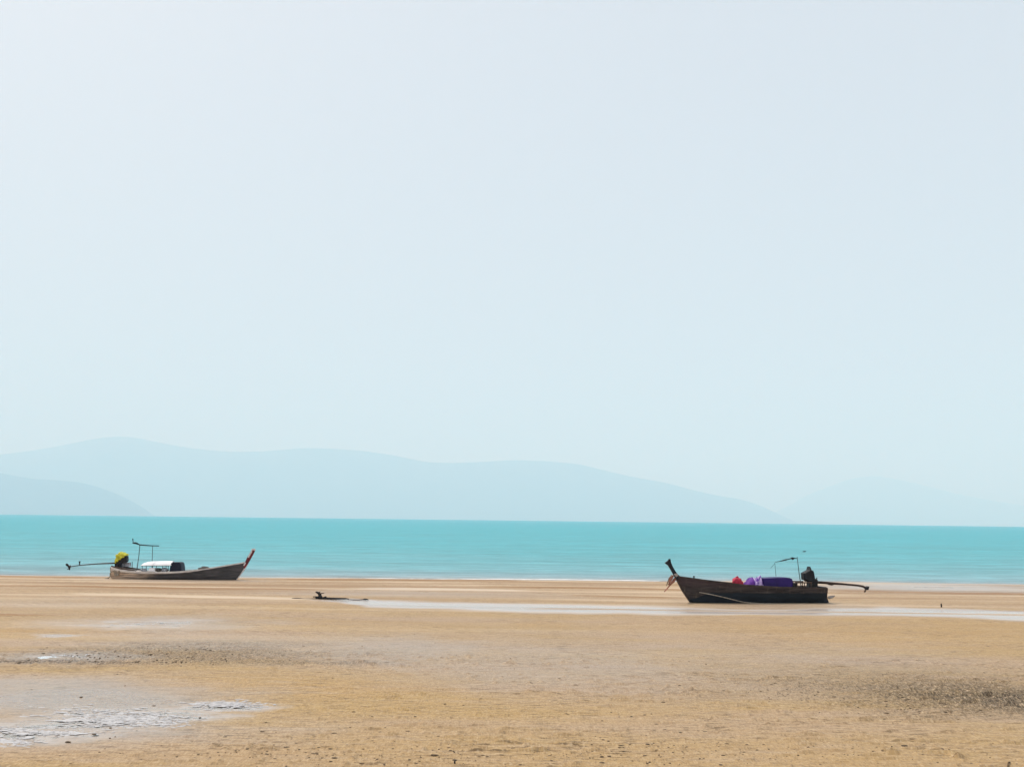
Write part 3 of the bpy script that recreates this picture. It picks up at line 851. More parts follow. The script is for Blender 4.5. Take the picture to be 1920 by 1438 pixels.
Shape().tube([(p[0], 0, p[1]) for p in a], [.055, .055, .052, .043, .04, .042, .045, .04], 8).build('drive_shaft', M_RUST, eng, True)
Shape().prism(pb.many([(1549, 1092.8), (1562, 1093.6), (1563, 1095.4), (1559, 1096.4), (1553, 1095)]), -.03, .03).build('shaft_bracket', M_BLACK, eng)
a = [pb(*q) for q in ((1527, 1086), (1530.2, 1083), (1531, 1081.5))]
Shape().tube([(p[0], -.05, p[1]) for p in a], .02, 6).build('tiller', M_BLACK, eng)
def prop_at(f_, px, py, px2, py2, r, m, eng_, phase):
    a, b = f_(px, py), f_(px2, py2)
    A, B = Vector((a[0], 0, a[1])), Vector((b[0], 0, b[1]))
    ax = (B - A).normalized(); s1 = Vector((0, 1, 0)); s2 = ax.cross(s1).normalized()
    s = Shape().tube([A, A.lerp(B, .5), B], [.045, .06, .03], 8)
    for k in range(3):
        t = phase + 2 * math.pi * k / 3
        d = s1 * math.cos(t) + s2 * math.sin(t); e = ax.cross(d).normalized()
        mid = A.lerp(B, .55)
        pts = [mid + d * .04 + e * .02, mid + d * r * .55 + e * .075 + ax * .03, mid + d * r + e * .03, mid + d * r * .95 - e * .03, mid + d * r * .5 - e * .06 - ax * .03, mid + d * .04 - e * .02]
        w = ax * .008
        n_ = len(pts)
        s.add([p + w for p in pts] + [p - w for p in pts], [tuple(range(n_)), tuple(range(2 * n_ - 1, n_ - 1, -1))] + [(i, (i + 1) % n_, n_ + (i + 1) % n_, n_ + i) for i in range(n_)])
    return s.build('propeller', m, eng_)
prop_at(pb, 1621, 1100, 1628, 1104, .17, M_BLACK, eng, .5)
a, b = pb(1622, 1100.5), pb(1620, 1109)
Shape().tube([(a[0], 0, a[1]), ((a[0] + b[0]) / 2 + .02, 0, (a[1] + b[1]) / 2), (b[0], 0, b[1])], .014, 6).build('skeg_fin', M_RUST, eng)
# stern rail
for px in (1486.5, 1500, 1512.5):
    a, b = pb(px, 1099), pb(px, 1089.6)
    for yy in (-.42, .42): Shape().tube([(a[0], yy, a[1]), (b[0], yy, b[1])], .02, 6).build('rail_post', M_BROWN, boat_b)
for yy in (-.42, .42):
    a, b = pb(1485, 1090), pb(1514, 1090)
    Shape().tube([(a[0], yy, a[1]), (b[0], yy, b[1])], .024, 6).build('rail', M_BROWN, boat_b)
s = Shape(); a, b = pb(1479, 1097.5), pb(1486, 1090.5)
s.box(a[0], b[0], -.40, .40, a[1] - .02, b[1]); s.build('thwart', M_BLACK, boat_b)
# awning frame: two poles, a sagging rolled cloth between them
mast = Shape()
a, b = pb(1498.3, 1099), pb(1490.8, 1042.5)
mast.tube([(a[0], -.2, a[1]), ((a[0] + b[0]) / 2 - .01, -.2, (a[1] + b[1]) / 2), (b[0], -.2, b[1])], [.020, .016, .013], 6).build('mast', M_POLE, boat_b)
a, b = pb(1459.6, 1080), pb(1457.2, 1054)
Shape().tube([(a[0], .25, a[1]), (b[0], .25, b[1])], [.010, .008], 5).build('mast', M_POLE, boat_b)
a, b = pb(1457, 1056.3), pb(1449.5, 1064.5)
Shape().tube([(a[0], .25, a[1]), (b[0], .25, b[1])], .006, 5).build('stay', M_POLE, boat_b)
a = [pb(*q) for q in ((1458, 1053.2), (1463, 1051.9), (1469, 1050.2), (1474, 1048.5), (1480, 1046.8), (1484, 1045.2), (1487, 1045.2), (1491.3, 1045.5))]
yy = np.linspace(.25, -.2, len(a))
cl = Shape().tube([(p[0], y_, p[1]) for p, y_ in zip(a, yy)], [.008, .012, .022, .030, .018, .030, .022, .008], 7)
cl.blob((pb(1484.5, 1045.5)[0], -.1, pb(1484.5, 1045.5)[1]), (.07, .035, .05), 2, .5, 3, 3)
cl.build('furled_awning', M_BLACK, boat_b, True)
a = pb(1457.4, 1045.6)
# cargo on the deck
def on(f_, root): return root
def cargo(name, shape_builder, frame, u, label, cat, mat_):
    base_z = 0
    root = empty(name, frame.o, frame.yaw); root.location.z = -0.02
    return root
def loose(name, shape, m, frame, label, cat, smooth=True, group=None):
    o = shape.build(name, m, None, smooth)
    o.location = frame.o; o.rotation_euler = (0, 0, frame.yaw); o.location.z = -0.02
    # put the origin at the thing's base
    me = o.data
    co = np.empty(len(me.vertices) * 3); me.vertices.foreach_get('co', co); co = co.reshape(-1, 3)
    c = Vector(((co[:, 0].min() + co[:, 0].max()) / 2, (co[:, 1].min() + co[:, 1].max()) / 2, co[:, 2].min()))
    me.transform(Matrix.Translation(-c))
    o.location = Vector(o.location) + Matrix.Rotation(frame.yaw, 3, 'Z') @ c
    return props(o, label, cat, group)
a, b = pb(1373, 1095.5), pb(1391.5, 1081)
cu, hz_ = (a[0] + b[0]) / 2, b[1] - a[1]
s = Shape().blob((cu - .03, -.05, a[1] + hz_ * .42), (.185, .24, hz_ * .58), 3, .22, 2.2, 1)
s.blob((cu + .12, -.02, a[1] + hz_ * .22), (.10, .2, hz_ * .42), 3, .25, 2.4, 4)
s.tube([(cu - .08, -.1, a[1] + hz_ * .9), (cu - .01, -.06, b[1] + .035), (cu + .03, 0, a[1] + hz_ * .92)], [.05, .025, .05], 6)
loose('bundle', s, M_RED, pb, 'red knotted cloth bundle on the foredeck of the dark boat', 'bundle')
def crumple(a, b, y0, y1, seed, peaks):
    '''a heap of cloth: a folded sheet over a mound, closed underneath'''
    nx, ny = 26, 14
    v, f = [], []
    xs, ys = np.linspace(0, 1, nx), np.linspace(0, 1, ny)
    for i in range(nx):
        for j in range(ny):
            e = min(1, 5 * min(xs[i], 1 - xs[i])) * min(1, 4 * min(ys[j], 1 - ys[j]))
            h = sum(k[1] * math.exp(-((xs[i] - k[0]) / k[2]) ** 2) for k in peaks)
            nz_ = float(fbm(np.array([xs[i] * 6.0]), np.array([ys[j] * 4.0]), 3, seed)[0])
            v.append((a[0] + (b[0] - a[0]) * xs[i], y0 + (y1 - y0) * ys[j], a[1] + (b[1] - a[1]) * max(0, h * (.55 + .9 * nz_)) * e ** .5))
    for i in range(nx - 1):
        for j in range(ny - 1): f.append((i * ny + j, (i + 1) * ny + j, (i + 1) * ny + j + 1, i * ny + j + 1))
    n_ = len(v)
    rim = [j for j in range(ny)] + [i * ny + ny - 1 for i in range(1, nx)] + [(nx - 1) * ny + j for j in range(ny - 2, -1, -1)] + [i * ny for i in range(nx - 2, 0, -1)]
    f.append(tuple(rim))
    return Shape().add(v, f)
s = crumple(pb(1394, 1097), pb(1413, 1082.5), -.40, .35, 101, [(.25, .45, .2), (.6, .85, .22), (.9, .7, .2)])
loose('cloth_pile', s, M_VIOLET, pb, 'crumpled violet cloths heaped beside the red bundle', 'cloth')
s = crumple(pb(1408, 1097.2), pb(1424.5, 1080.5), -.46, .30, 103, [(.2, .6, .2), (.5, .8, .2), (.85, 1.0, .22)])
loose('cloth_pile', s, M_LILAC, pb, 'pale lilac and white cloths against the purple box', 'cloth')
s = Shape().prism(pb.many([(1424.5, 1098), (1424.5, 1082.4), (1436, 1081.8), (1452, 1081.0), (1466, 1080.8), (1474, 1081.2), (1478.0, 1082.8), (1479.4, 1086), (1480.4, 1090), (1482.5, 1092.5), (1484.8, 1094), (1485, 1098)]), -.38, .38, .03)
loose('covered_box', s, M_PURPLE, pb, 'long purple tarp covered box amidships on the dark boat', 'box', False)
# ribbons hanging from the bow post
root = empty('bow_ribbon', fb.o, fb.yaw)
p0 = pb(1260, 1078); root.location = fb.o + fb.x * p0[0] + Vector((0, 0, 0))
props(root, 'faded red ribbon streamers hanging from the dark boat bow post', 'ribbon')
def strip(pts, w, y0, m, par, name):
    v, f = [], []
    for i, (px, py) in enumerate(pts):
        q = pb(px, py); ww = w[i] if hasattr(w, '__len__') else w
        x = q[0] - p0[0]
        off = .03 * math.sin(i * 1.7 + y0 * 20)
        v += [(x - ww, y0 + off, q[1]), (x + ww, y0 - off, q[1] - .01), (x + ww, y0 - off + .012, q[1] - .01), (x - ww, y0 + off + .012, q[1])]
    for i in range(len(pts) - 1):
        for j in range(4): f.append((i * 4 + j, i * 4 + 4 + j, i * 4 + 4 + (j + 1) % 4, i * 4 + (j + 1) % 4))
    f += [(0, 1, 2, 3), tuple(len(pts) * 4 - 4 + j for j in range(4))]
    return mesh_obj(name, v, f, m, par)
strip([(1262, 1078), (1259, 1081), (1257, 1084), (1255.5, 1088), (1254.5, 1092), (1253, 1096)], [.03, .06, .07, .06, .04, .02], -.07, M_RIBBON, root, 'streamer')
strip([(1265, 1082), (1264, 1086), (1261.5, 1090), (1258, 1094), (1253.5, 1099), (1248.5, 1105), (1245, 1109)], [.02, .06, .07, .05, .03, .02, .012], -.04, M_RIBBON, root, 'streamer')
strip([(1261, 1077), (1256, 1084), (1252.5, 1092), (1250.5, 1098)], [.02, .035, .03, .015], .05, M_ROPE, root, 'streamer')
# mooring line slung along the near side and down to the sand
pts = []
for px, py, off in ((1311, 1109.3, -.40), (1317, 1110.2, -.47), (1335, 1113.6, -.56), (1355, 1118, -.60), (1375, 1123, -.60), (1390, 1126.8, -.60), (1402, 1128.6, -.60), (1430, 1130.3, -.62), (1470, 1131.2, -.66)):
    q = pb(px, py, off); pts.append((q[0], off, max(q[1], .012)))
s = Shape().tube(pts, .017, 6)
loose('mooring_rope', s, M_ROPE, pb, 'pale rope slanting down the black side of the dark boat', 'rope')

# ------------------------------------------------------------------ left boat: bow on the right, grey hull
fa = Frame((213, 1084.2), (441, 1086.9))
boat_a = empty('fishing_boat', fa.o, fa.yaw)
boat_a.location.z = -0.02
props(boat_a, 'grey weathered longtail boat with yellow engine cover and white canopy', 'boat', 'longtail boats stranded at low tide')
pa = fa
uk = pa(441, 1086.8)[0]
keel = [(-.02, .03), (0.3, 0.0), (uk, 0.0)] + pa.many([(447, 1079.5), (452.5, 1072.5), (458, 1064.5), (462, 1058.5)])
sheer = pa.many([(213, 1061.5), (222, 1064), (232, 1066.8), (248, 1068.6), (266, 1070.2), (290, 1071), (310, 1071.2), (335, 1070.6), (360, 1069), (378, 1066.8), (400, 1063.4), (430, 1058.4), (450, 1055), (462, 1052.8)])
u0, u1 = pa(213.5, 1070)[0], keel[-1][0]
La = u1 - u0
beam = [(u0, .42), (u0 + .8, .50), (u0 + 2, .56), (u0 + 3.2, .56), (u0 + 4.2, .50), (u0 + 5.2, .36), (u0 + 5.9, .20), (u0 + 6.3, .10), (u1, .025)]
us = [u0 + La * i / 54 for i in range(55)]
ha = Hull(us, keel, sheer, beam)
ha.shell('hull', M_DARKWOOD, boat_a)
def hull_paint_a():
    m, n, l, p = new_mat('grey_hull_mud_stained_aft')
    tc = N(n, 'ShaderNodeTexCoord'); sx = N(n, 'ShaderNodeSeparateXYZ'); l.new(tc.outputs['Object'], sx.inputs[0])
    def noise(sc, det=6):
        mp = N(n, 'ShaderNodeMapping'); mp.inputs['Scale'].default_value = sc
        z = N(n, 'ShaderNodeTexNoise', Scale=1.0, Detail=det, Roughness=.65); l.new(tc.outputs['Object'], mp.inputs[0]); l.new(mp.outputs[0], z.inputs['Vector']); return z.outputs[0]
    s, blot = noise((1.1, 5, 15)), noise((1.2, 3, 5), 4)
    r1 = N(n, 'ShaderNodeValToRGB'); l.new(s, r1.inputs[0]); r1.color_ramp.elements[0].position, r1.color_ramp.elements[1].position = .34, .7
    r1.color_ramp.elements[0].color = (0.028, 0.027, 0.030, 1); r1.color_ramp.elements[1].color = (0.105, 0.096, 0.097, 1)
    r2 = N(n, 'ShaderNodeValToRGB'); l.new(s, r2.inputs[0]); r2.color_ramp.elements[0].position, r2.color_ramp.elements[1].position = .34, .52
    r2.color_ramp.elements[0].color = (0.12, 0.09, 0.07, 1); r2.color_ramp.elements[1].color = (0.80, 0.62, 0.47, 1)
    k = N(n, 'ShaderNodeMath', operation='MULTIPLY_ADD'); l.new(blot, k.inputs[0]); k.inputs[1].default_value = 2.6; l.new(sx.outputs[0], k.inputs[2])
    f_ = N(n, 'ShaderNodeMapRange', interpolation_type='SMOOTHSTEP'); l.new(k.outputs[0], f_.inputs[0]); f_.inputs[1].default_value = 4.0; f_.inputs[2].default_value = 1.7
    mx = N(n, 'ShaderNodeMix', data_type='RGBA'); l.new(f_.outputs[0], mx.inputs['Factor']); l.new(r1.outputs[0], mx.inputs['A']); l.new(r2.outputs[0], mx.inputs['B'])
    l.new(mx.outputs['Result'], p.inputs['Base Color']); p.inputs['Roughness'].default_value = .75
    bp = N(n, 'ShaderNodeBump', Strength=.35, Distance=.015); l.new(s, bp.inputs['Height']); l.new(bp.outputs[0], p.inputs['Normal'])
    return m
M_HULLA = hull_paint_a()
for sd in (-1, 1):
    for i, (t0, t1) in enumerate(((.02, .30), (.30, .52), (.52, .70), (.70, .86), (.86, 1.0))):
        ha.strake(t0, t1, sd, u0 - .01, u1 - .03, M_HULLA, boat_a, proud=(.05, .02))
    ha.strake(.80, .985, sd, u0 - .01, u0 + 4.6, M_GUN, boat_a, proud=(.050, .040), inner=.018, taper=True, label='bleached pale top plank tapering towards the bow')
    ha.gunwale(sd, u0 - .01, u1 - .08, .06, .06, M_GUN, boat_a)
# raised dark after coaming
for sd in (-1, 1):
    v, f = [], []
    for i in range(15):
        px = 214.5 + (262 - 214.5) * i / 14
        top = pa(px, np.interp(px, [214, 224, 240, 262], [1058.5, 1060.6, 1063.6, 1067.6]))
        p = ha.pt(top[0], 1.0, sd)
        for yy, zz in ((-.02, p.z + .03), (.035, p.z + .03), (.035, top[1]), (-.02, top[1])): v.append((top[0], p.y + sd * yy, zz))
    for i in range(14):
        for j in range(4): f.append((i * 4 + j, i * 4 + 4 + j, i * 4 + 4 + (j + 1) % 4, i * 4 + (j + 1) % 4))
    f += [(0, 1, 2, 3), (56, 57, 58, 59)]
    mesh_obj('coaming', v, f, M_BROWN, boat_a)
ha.transom(u0, M_TAN, boat_a, -.05)
ha.deck(u0 + .05, u1 - .35, .0, boat_a, M_PALEDECK, 22)
Shape().prism(pa.many([(456, 1062), (460, 1052), (464, 1043.5), (468.5, 1036.5), (472.5, 1030.2), (475, 1029.2), (477.6, 1030.2), (477.8, 1032.5), (474, 1040), (469, 1049), (464.5, 1057), (459, 1065)]), -.05, .05, .06).build('stem_post', M_DKRED, boat_a)
Shape().prism(pa.many([(470.8, 1029.2), (473.6, 1027.6), (478.2, 1027.4), (479.2, 1030), (477.8, 1031.5), (475, 1030), (472.4, 1031.2)]), -.058, .058).build('post_cap', M_WHITEPAINT, boat_a)
Shape().prism(pa.many([(464.6, 1043.5), (468.4, 1036.5), (471.5, 1031.5), (473.8, 1032.4), (470.8, 1038), (467, 1044.5)]), -.057, .057).build('post_panel', M_WHITEPAINT, boat_a)
Shape().prism(pa.many([(456.4, 1058.5), (459.5, 1053), (461.8, 1054), (458.6, 1060)]), -.062, .062).build('post_binding', M_WHITEPAINT, boat_a)
Shape().prism(pa.many([(439.6, 1087), (450, 1074), (458.6, 1063), (463.4, 1056), (465, 1057.2), (460, 1065.5), (452, 1076), (443.2, 1087)]), -.03, .03).build('stem', M_WHITEPAINT, boat_a)
# engine under its yellow cover
eng = Shape().prism(pa.many([(216.5, 1063), (216.8, 1055), (219, 1050), (225, 1046), (236, 1040), (239.6, 1042), (239.8, 1051), (237, 1053.4), (229, 1054), (226.4, 1057), (226.4, 1063)]), -.17, .17, .05).build('engine', M_BLACK, boat_a)
c0 = pa(227, 1044.5)
s = Shape().prism(pa.many([(217.2, 1055), (216.8, 1049.5), (219.2, 1044.5), (219.8, 1040.5), (223, 1038), (224.2, 1035.2), (227.5, 1033.2), (229.6, 1034.6), (233, 1034.4), (235, 1036.4), (238.8, 1037.6), (239.6, 1040.2), (236.2, 1041.2), (235, 1044.4), (230.4, 1045), (229, 1048.6), (224.6, 1049.4), (223, 1053), (220.4, 1052.4), (219.6, 1055.4)]), -.24, .24, .20)
s.build('engine_cover', M_YELLOW, eng)
s = Shape()
for dx, dz in ((.02, .03), (-.1, .1), (.12, .16)):
    s.blob((c0[0] + dx, -.2, c0[1] + dz), (.11, .07, .09), 2, .3, 2.6, int(dx * 100))
s.build('cover_fold', M_YELLOW, eng, True)
a = [pa(*q) for q in ((219, 1054.6), (208, 1055), (196, 1055.4), (180, 1056.2), (162, 1057.6), (148, 1059), (136, 1060.6), (130, 1061.4))]
Shape().tube([(p[0], 0, p[1]) for p in a], [.045, .043, .040, .032, .030, .028, .026, .026], 8).build('drive_shaft', M_POLE, eng, True)
a, b = pa(149.2, 1059), pa(149.2, 1051.2)
s = Shape().tube([(a[0], 0, a[1]), (a[0], 0, a[1] + (b[1] - a[1]) * .55), (b[0], 0, b[1])], [.022, .03, .05], 8).build('shaft_grip', M_BLACK, eng)
a = pa(126.4, 1058)
Shape().prism(pa.many([(123.3, 1057.6), (123.8, 1056), (125.6, 1055.2), (127.4, 1056.4), (129.6, 1059.4), (130.6, 1061.4), (128.6, 1061.6), (124.8, 1060)]), -.03, .03).build('propeller_guard', M_BLACK, eng)
prop_at(pa, 133, 1061, 127.5, 1062, .17, M_BLACK, eng, -.3)
a, b = pa(132, 1061.5), pa(126, 1066.5)
Shape().tube([(a[0], 0, a[1]), ((a[0] + b[0]) / 2, 0, (a[1] + b[1]) / 2 - .02), (b[0], 0, b[1])], [.02, .018, .014], 6).build('skeg_fin', M_BLACK, eng)
# two poles with the rolled awning and lamp
a, b = pa(260.2, 1068), pa(266.2, 1019.5)
Shape().tube([(a[0], -.3, a[1]), ((a[0] + b[0]) / 2 + .02, -.3, (a[1] + b[1]) / 2), (b[0], -.3, b[1])], [.024, .02, .02], 6).build('mast', M_POLE, boat_a)
a, b = pa(281.2, 1066), pa(282.6, 1022.5)
Shape().tube([(a[0], .3, a[1]), (b[0], .3, b[1])], [.018, .016], 6).build('mast', M_POLE, boat_a)
a = [pa(*q) for q in ((265, 1020.2), (270, 1020.9), (277, 1021.8), (284, 1022.4), (293, 1022.8))]
yy = np.linspace(-.3, .45, len(a))
Shape().tube([(p[0], y_, p[1]) for p, y_ in zip(a, yy)], [.03, .028, .024, .022, .02], 6).build('crossbar', M_BLACK, boat_a)
a = [pa(*q) for q in ((251.9, 1017), (254.5, 1016.7), (258, 1016.9), (261, 1017.8), (264.5, 1019.5), (266.5, 1020.6))]
Shape().tube([(p[0], -.3, p[1]) for p in a], [.012, .038, .050, .045, .03, .02], 7).build('furled_awning', M_BLACK, boat_a, True)
a = [pa(*q) for q in ((253.4, 1016.5), (253.2, 1012.5), (252.9, 1009.5), (252.4, 1008.2))]
Shape().tube([(p[0], -.3, p[1]) for p in a], [.010, .022, .030, .012], 7).build('mast_lamp', M_BLACK, boat_a, True)
# white canopy: roof sheet, posts and the cross bars
crown = [(268.3, 1056.8), (270.5, 1054.6), (276, 1052.8), (284, 1051.4), (300, 1050.8), (318, 1050.6), (325.5, 1050.9)]
edge_ = [(268.3, 1058.6), (325.5, 1058.2)]
v, f = [], []
for px, py in crown:
    hi, lo = pa(px, py), pa(px, np.interp(px, [268.3, 325.5], [1058.6, 1058.2]))
    for q in range(11):
        t = -1 + q / 5
        v.append((hi[0], t * .37, lo[1] + (hi[1] - lo[1]) * (1 - abs(t) ** 2.2)))
    for q in range(11):
        t = 1 - q / 5
        v.append((hi[0], t * .35, lo[1] - .012 + (hi[1] - lo[1] - .015) * (1 - abs(t) ** 2.2)))
for i in range(len(crown) - 1):
    for q in range(22): f.append((i * 22 + q, i * 22 + 22 + q, i * 22 + 22 + (q + 1) % 22, i * 22 + (q + 1) % 22))
for e in (0, len(crown) - 1):
    for q in range(10): f.append((e * 22 + q, e * 22 + q + 1, e * 22 + 20 - q, e * 22 + 21 - q))
canopy = mesh_obj('canopy', v, f, M_WHITE, boat_a)
s = Shape()
for px in (270.5, 290, 308, 319):
    a, b = pa(px, 1069.5), pa(px, 1057.5)
    for yy in (-.30, .30):
        Shape().tube([(a[0], yy, a[1]), (b[0], yy, b[1])], .016, 6).build('canopy_post', M_POLE, canopy)
a, b = pa(268.5, 1059), pa(321, 1059.2)
for yy in (-.31, .31):
    Shape().tube([(a[0], yy, a[1]), (b[0], yy, b[1])], .02, 6).build('canopy_bar', M_POLE, canopy)
# things under and beside the canopy
s = Shape().prism(pa.many([(321, 1070.5), (321.8, 1064), (323.2, 1057.5), (324.8, 1053.8), (327.5, 1052.7), (338, 1052.5), (341, 1053.2), (342.8, 1056), (343.8, 1062), (344.4, 1070.5)]), -.33, .33, .05)
loose('covered_chest', s, M_NAVY, pa, 'navy cloth covered chest at the front of the white canopy', 'chest', False)
a, b = pa(284, 1069), pa(295.5, 1063.2)
s = Shape().box(a[0], b[0], -.44, -.16, a[1], b[1], .02)
loose('bait_box', s, M_WHITE, pa, 'small white box on the side deck under the canopy', 'box', False)
for i, (px, w, h, m, lab, nm, ct) in enumerate(((272, .13, .07, M_GREYCLOTH, 'grey cloth bundle under the aft end of the white canopy', 'cloth_pile', 'cloth'),
                                       (300.5, .13, .10, M_NET, 'dark heaped net beside the small white box', 'fishing_net', 'net'),
                                       (311, .13, .12, M_GREYCLOTH, 'pale cloth heap behind the navy chest under the canopy', 'cloth_pile', 'cloth'))):
    a = pa(px, 1068.5)
    s = Shape().blob((a[0], -.2, a[1] + h * .35), (w * 1.4, .14, h), 2, .4, 2.4, 20 + i)
    loose(nm, s, m, pa, lab, ct)
a, b = pa(226.5, 1061.5), pa(246, 1053.5)
s = Shape().box(a[0], b[0] - .12, .1, .4, a[1], b[1] - .01, .02)
loose('storage_tub', s, M_GREYCLOTH, pa, 'pale grey tub beside the yellow covered engine', 'tub', False)
a, b = pa(246.6, 1064), pa(246.8, 1052.5)
Shape().tube([(a[0], .1, a[1]), (b[0], .1, b[1])], .018, 6).build('bollard', M_POLE, boat_a)
a = pa(384, 1065.5)
s = Shape().blob((a[0], 0, a[1] - .01), (.30, .28, .13), 3, .3, 2.4, 31)
loose('fishing_net', s, M_NET, pa, 'dark brown net heap on the foredeck of the grey boat', 'net')
# rope coil hanging off the grey boat's stern
s = Shape()
pts = []
for i in range(64):
    t = i / 63 * math.pi * 7
    q = pa(214 - 5 * math.sin(t * .5) - i * .06 + 7, 1073 + 5 * math.cos(t) + .02 * i, -.5)
    pts.append((q[0], -.50 + .03 * math.sin(t * 1.3), max(q[1], .03)))
s.tube(pts, .022, 5)
pts = [(pa(209, 1071, -.45)[0], -.45, pa(209, 1071, -.45)[1]), (pa(206.5, 1074, -.45)[0], -.45, pa(206.5, 1074, -.45)[1]), (pa(206.8, 1079, -.45)[0], -.45, pa(206.8, 1079, -.45)[1]), (pa(203, 1082, -.45)[0], -.45, .05), (pa(196, 1083, -.4)[0], -.40, .03)]
s.tube(pts, .03, 6)
loose('rope_coil', s, M_ROPE, pa, 'tangled pale rope hanging from the grey boat stern', 'rope')

# ------------------------------------------------------------------ driftwood snag in the runnel
fd = Frame((548, 1121.5), (690, 1125))
snag = empty('driftwood', fd.o, fd.yaw)
props(snag, 'black driftwood log with an upright forked stump lying in the runnel', 'driftwood')
M_SNAG = worn('wet_black_wood', (0.006, 0.006, 0.007), (0.03, 0.026, 0.024), .6, (5, 14, 14), .5)
def limb(name, pts, rad, y=0.0, wob=.01):
    q = [fd(*p) for p in pts]
    Shape().tube([(p[0], y + random.uniform(-wob, wob), max(p[1], .005)) for p in q], rad, 7).build(name, M_SNAG, snag, True)
limb('log', [(592, 1121.6), (600, 1121.3), (615, 1121.6), (632, 1121.9), (648, 1122.0), (654, 1122.4)], [.04, .055, .045, .038, .030, .012])
limb('root', [(547, 1121.6), (553, 1121.6), (559, 1121.7), (566, 1122.0), (572, 1122.2)], [.010, .022, .025, .012, .006])
limb('root', [(572, 1122.3), (582, 1122.6), (594, 1122.5)], [.008, .012, .03])
limb('branch', [(652, 1123.4), (662, 1124.4), (672, 1124.4), (680, 1123.8), (684, 1123.2), (688, 1123.4), (691.5, 1124.3)], [.010, .014, .014, .018, .036, .026, .010])
limb('stump', [(601, 1121.6), (600, 1117.5), (599, 1114.5), (597.5, 1112.2), (595, 1110.5), (592, 1109.4)], [.10, .075, .06, .055, .045, .03])
limb('branch', [(600, 1113), (604, 1112.2), (608, 1111.4)], [.03, .018, .010])
limb('branch', [(597, 1111), (599.5, 1109.8), (601, 1108.6)], [.025, .018, .012])
limb('branch', [(598, 1119), (593, 1118.6), (587, 1118.4)], [.035, .028, .018])
limb('branch', [(607, 1121), (610, 1119.4), (612, 1118)], [.05, .04, .02])

# short stub standing in the sand at the right, a twig and small stones
p = ground(1765, 1138)
s = Shape().tube([(0, 0, -.03), (.005, 0, .06), (-.004, 0, .12), (.012, 0, .15)], [.03, .028, .024, .012], 7)
o = s.build('stake', M_SNAG, None, True); o.location = p
props(o, 'short dark stake standing in pale sand right of the boats', 'stake')
p = ground(853, 1431)
s = Shape().tube([(0, 0, -.02), (-.004, .002, .02), (.002, 0, .05)], [.012, .011, .006], 6)
o = s.build('twig', M_SNAG, None, True); o.location = p
props(o, 'tiny dark twig standing upright at the bottom of the sand', 'twig')
M_TWIG = worn('brown_twig', (0.05, 0.03, 0.012), (0.14, 0.09, 0.04), .8, (20, 20, 20), .2)
p = ground(1890, 1438)
q = [ground(*c) - p for c in ((1890, 1441), (1890, 1436), (1891, 1432), (1893, 1429.5), (1897, 1428.4), (1904, 1428.2))]
s = Shape().tube([(c.x, c.y, .008 + .02 * math.sin(i)) for i, c in enumerate(q)], [.010, .009, .009, .008, .007, .004], 6)
o = s.build('twig', M_TWIG, None, True); o.location = p
props(o, 'curved brown twig lying in the bottom right corner', 'twig')
M_STONE = worn('dark_stone', (0.03, 0.022, 0.014), (0.09, 0.065, 0.04), .7, (30, 30, 30), .4)
def stone(px, py, w, label):
    p = ground(px, py); r = w / 2 / F_PX * p.y
    r *= .72
    s = Shape().blob((0, 0, r * .1), (r, r * .9, r * .5), 2, .35, 1.8, int(px))
    o = s.build('stone', M_STONE, None, True); o.location = p
    return props(o, label, 'stone', 'dark stones on the sand')
stone(152, 1307, 8, 'lone dark stone on the wet grey sand behind the left pool')
stone(375, 1345.5, 7, 'dark stone just off the near edge of the left pool')
stone(1906.5, 1432, 5, 'small dark stone beside the curved twig')
stone(227, 1247, 6, 'dark stone below the speckled sand at the left')
stone(524, 1247, 8, 'flat dark stone right of the speckled sand')
stone(1110, 1370, 7, 'dark stone on smooth sand, lowest of the three near centre')
stone(1184, 1343, 6, 'dark stone on smooth sand, rightmost of the three near centre')
stone(1146, 1335.5, 5, 'dark stone on smooth sand, farthest of the three near centre')
stone(1274, 1285.5, 7, 'single dark stone on the grey sand in the middle')

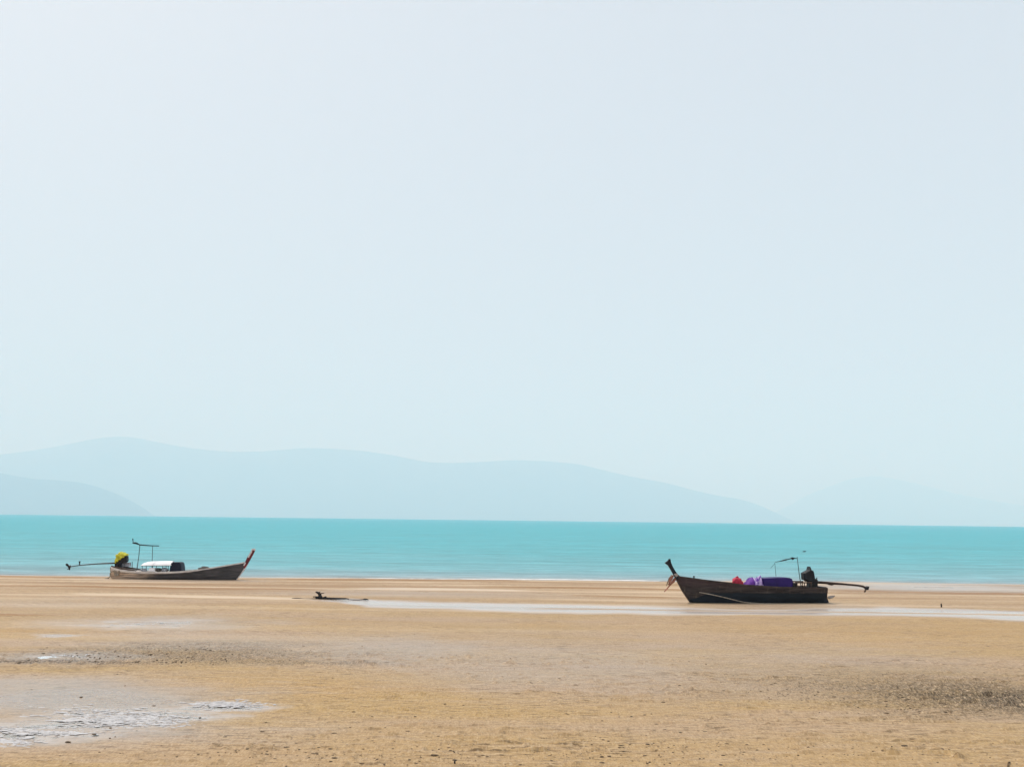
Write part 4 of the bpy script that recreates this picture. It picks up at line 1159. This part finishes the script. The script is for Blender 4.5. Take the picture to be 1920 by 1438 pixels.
# small bird flying over the water behind the dark boat
p = at_depth(1508.5, 1033.8, 60)
bird = empty('bird', p, R(12)); bird.scale = (.72, .72, .72)
props(bird, 'small dark bird flying over the water above the dark boat', 'bird')
M_BIRD = worn('bird_feathers', (0.02, 0.03, 0.035), (0.06, 0.07, 0.08), .8, (20, 20, 20), .1)
Shape().tube([(-.13, 0, -.02), (-.09, 0, -.01), (0, 0, 0), (.08, 0, .015), (.12, 0, .025), (.15, 0, .02)], [.008, .022, .034, .026, .018, .004], 8).build('body', M_BIRD, bird, True)
for sd in (-1, 1):
    Shape().add([(.03, .02 * sd, .01), (-.05, .02 * sd, .01), (-.02, .2 * sd, .05), (-.09, .36 * sd, .02), (.05, .18 * sd, .055),
                 (.03, .02 * sd, .02), (-.05, .02 * sd, .02), (-.02, .2 * sd, .058), (-.09, .36 * sd, .024), (.05, .18 * sd, .063)],
                [(0, 4, 2, 1), (4, 3, 2), (5, 6, 7, 9), (9, 7, 8), (0, 1, 6, 5), (1, 2, 7, 6), (2, 3, 8, 7), (3, 4, 9, 8), (4, 0, 5, 9)]).build('wing', M_BIRD, bird)
Shape().prism([(-.12, -.018), (-.2, -.03), (-.2, -.022), (-.12, -.01)], -.03, .03).build('tail', M_BIRD, bird)

# ------------------------------------------------------------------ pellets and shell grit, nobody could count them
def pebbles():
    rng = np.random.default_rng(5)
    me = beach.data
    X, Y = [], []
    pts = []
    def scatter(n_, px, py, rx, ry, smin, smax):
        k = 0
        while k < n_:
            a, b = rng.normal(0, .45), rng.normal(0, .45)
            x, y = px + a * rx, py + b * ry
            if y < 1150 or y > 1460: continue
            g_ = ground(x, y)
            pts.append((g_.x, g_.y, rng.uniform(smin, smax) * (1 if rng.random() < .85 else 1.7))); k += 1
    scatter(3000, 1810, 1308, 250, 30, .005, .013)
    scatter(900, 1560, 1290, 260, 28, .005, .012)
    scatter(1100, 330, 1228, 240, 17, .006, .014)
    scatter(260, 150, 1241, 230, 3, .010, .020)
    scatter(300, 560, 1420, 420, 26, .004, .013)
    scatter(360, 980, 1405, 700, 46, .004, .012)
    scatter(240, 1400, 1405, 600, 36, .004, .010)
    scatter(90, 1000, 1380, 900, 70, .008, .018)
    scatter(400, 900, 1240, 900, 60, .004, .009)
    ico = bmesh.new(); bmesh.ops.create_icosphere(ico, subdivisions=1, radius=1)
    base = np.array([v.co for v in ico.verts]); fc = np.array([[v.index for v in f_.verts] for f_ in ico.faces]); ico.free()
    V, Fc = [], []
    for i, (x, y, s) in enumerate(pts):
        sc = np.array([s * rng.uniform(.9, 2.2), s * rng.uniform(.8, 1.3), s * rng.uniform(.3, .6)])
        V.append((base + rng.normal(0, .16, base.shape)) * sc + np.array([x, y, s * .3]))
        Fc.append(fc + i * len(base))
    o = mesh_obj('pebbles', np.concatenate(V).tolist(), np.concatenate(Fc).tolist(), M_PEB)
    return props(o, kind='stuff')
M_PEB = worn('sandy_pellets', (0.05, 0.036, 0.022), (0.20, 0.15, 0.10), .85, (6, 6, 6), .2)
pebbles()
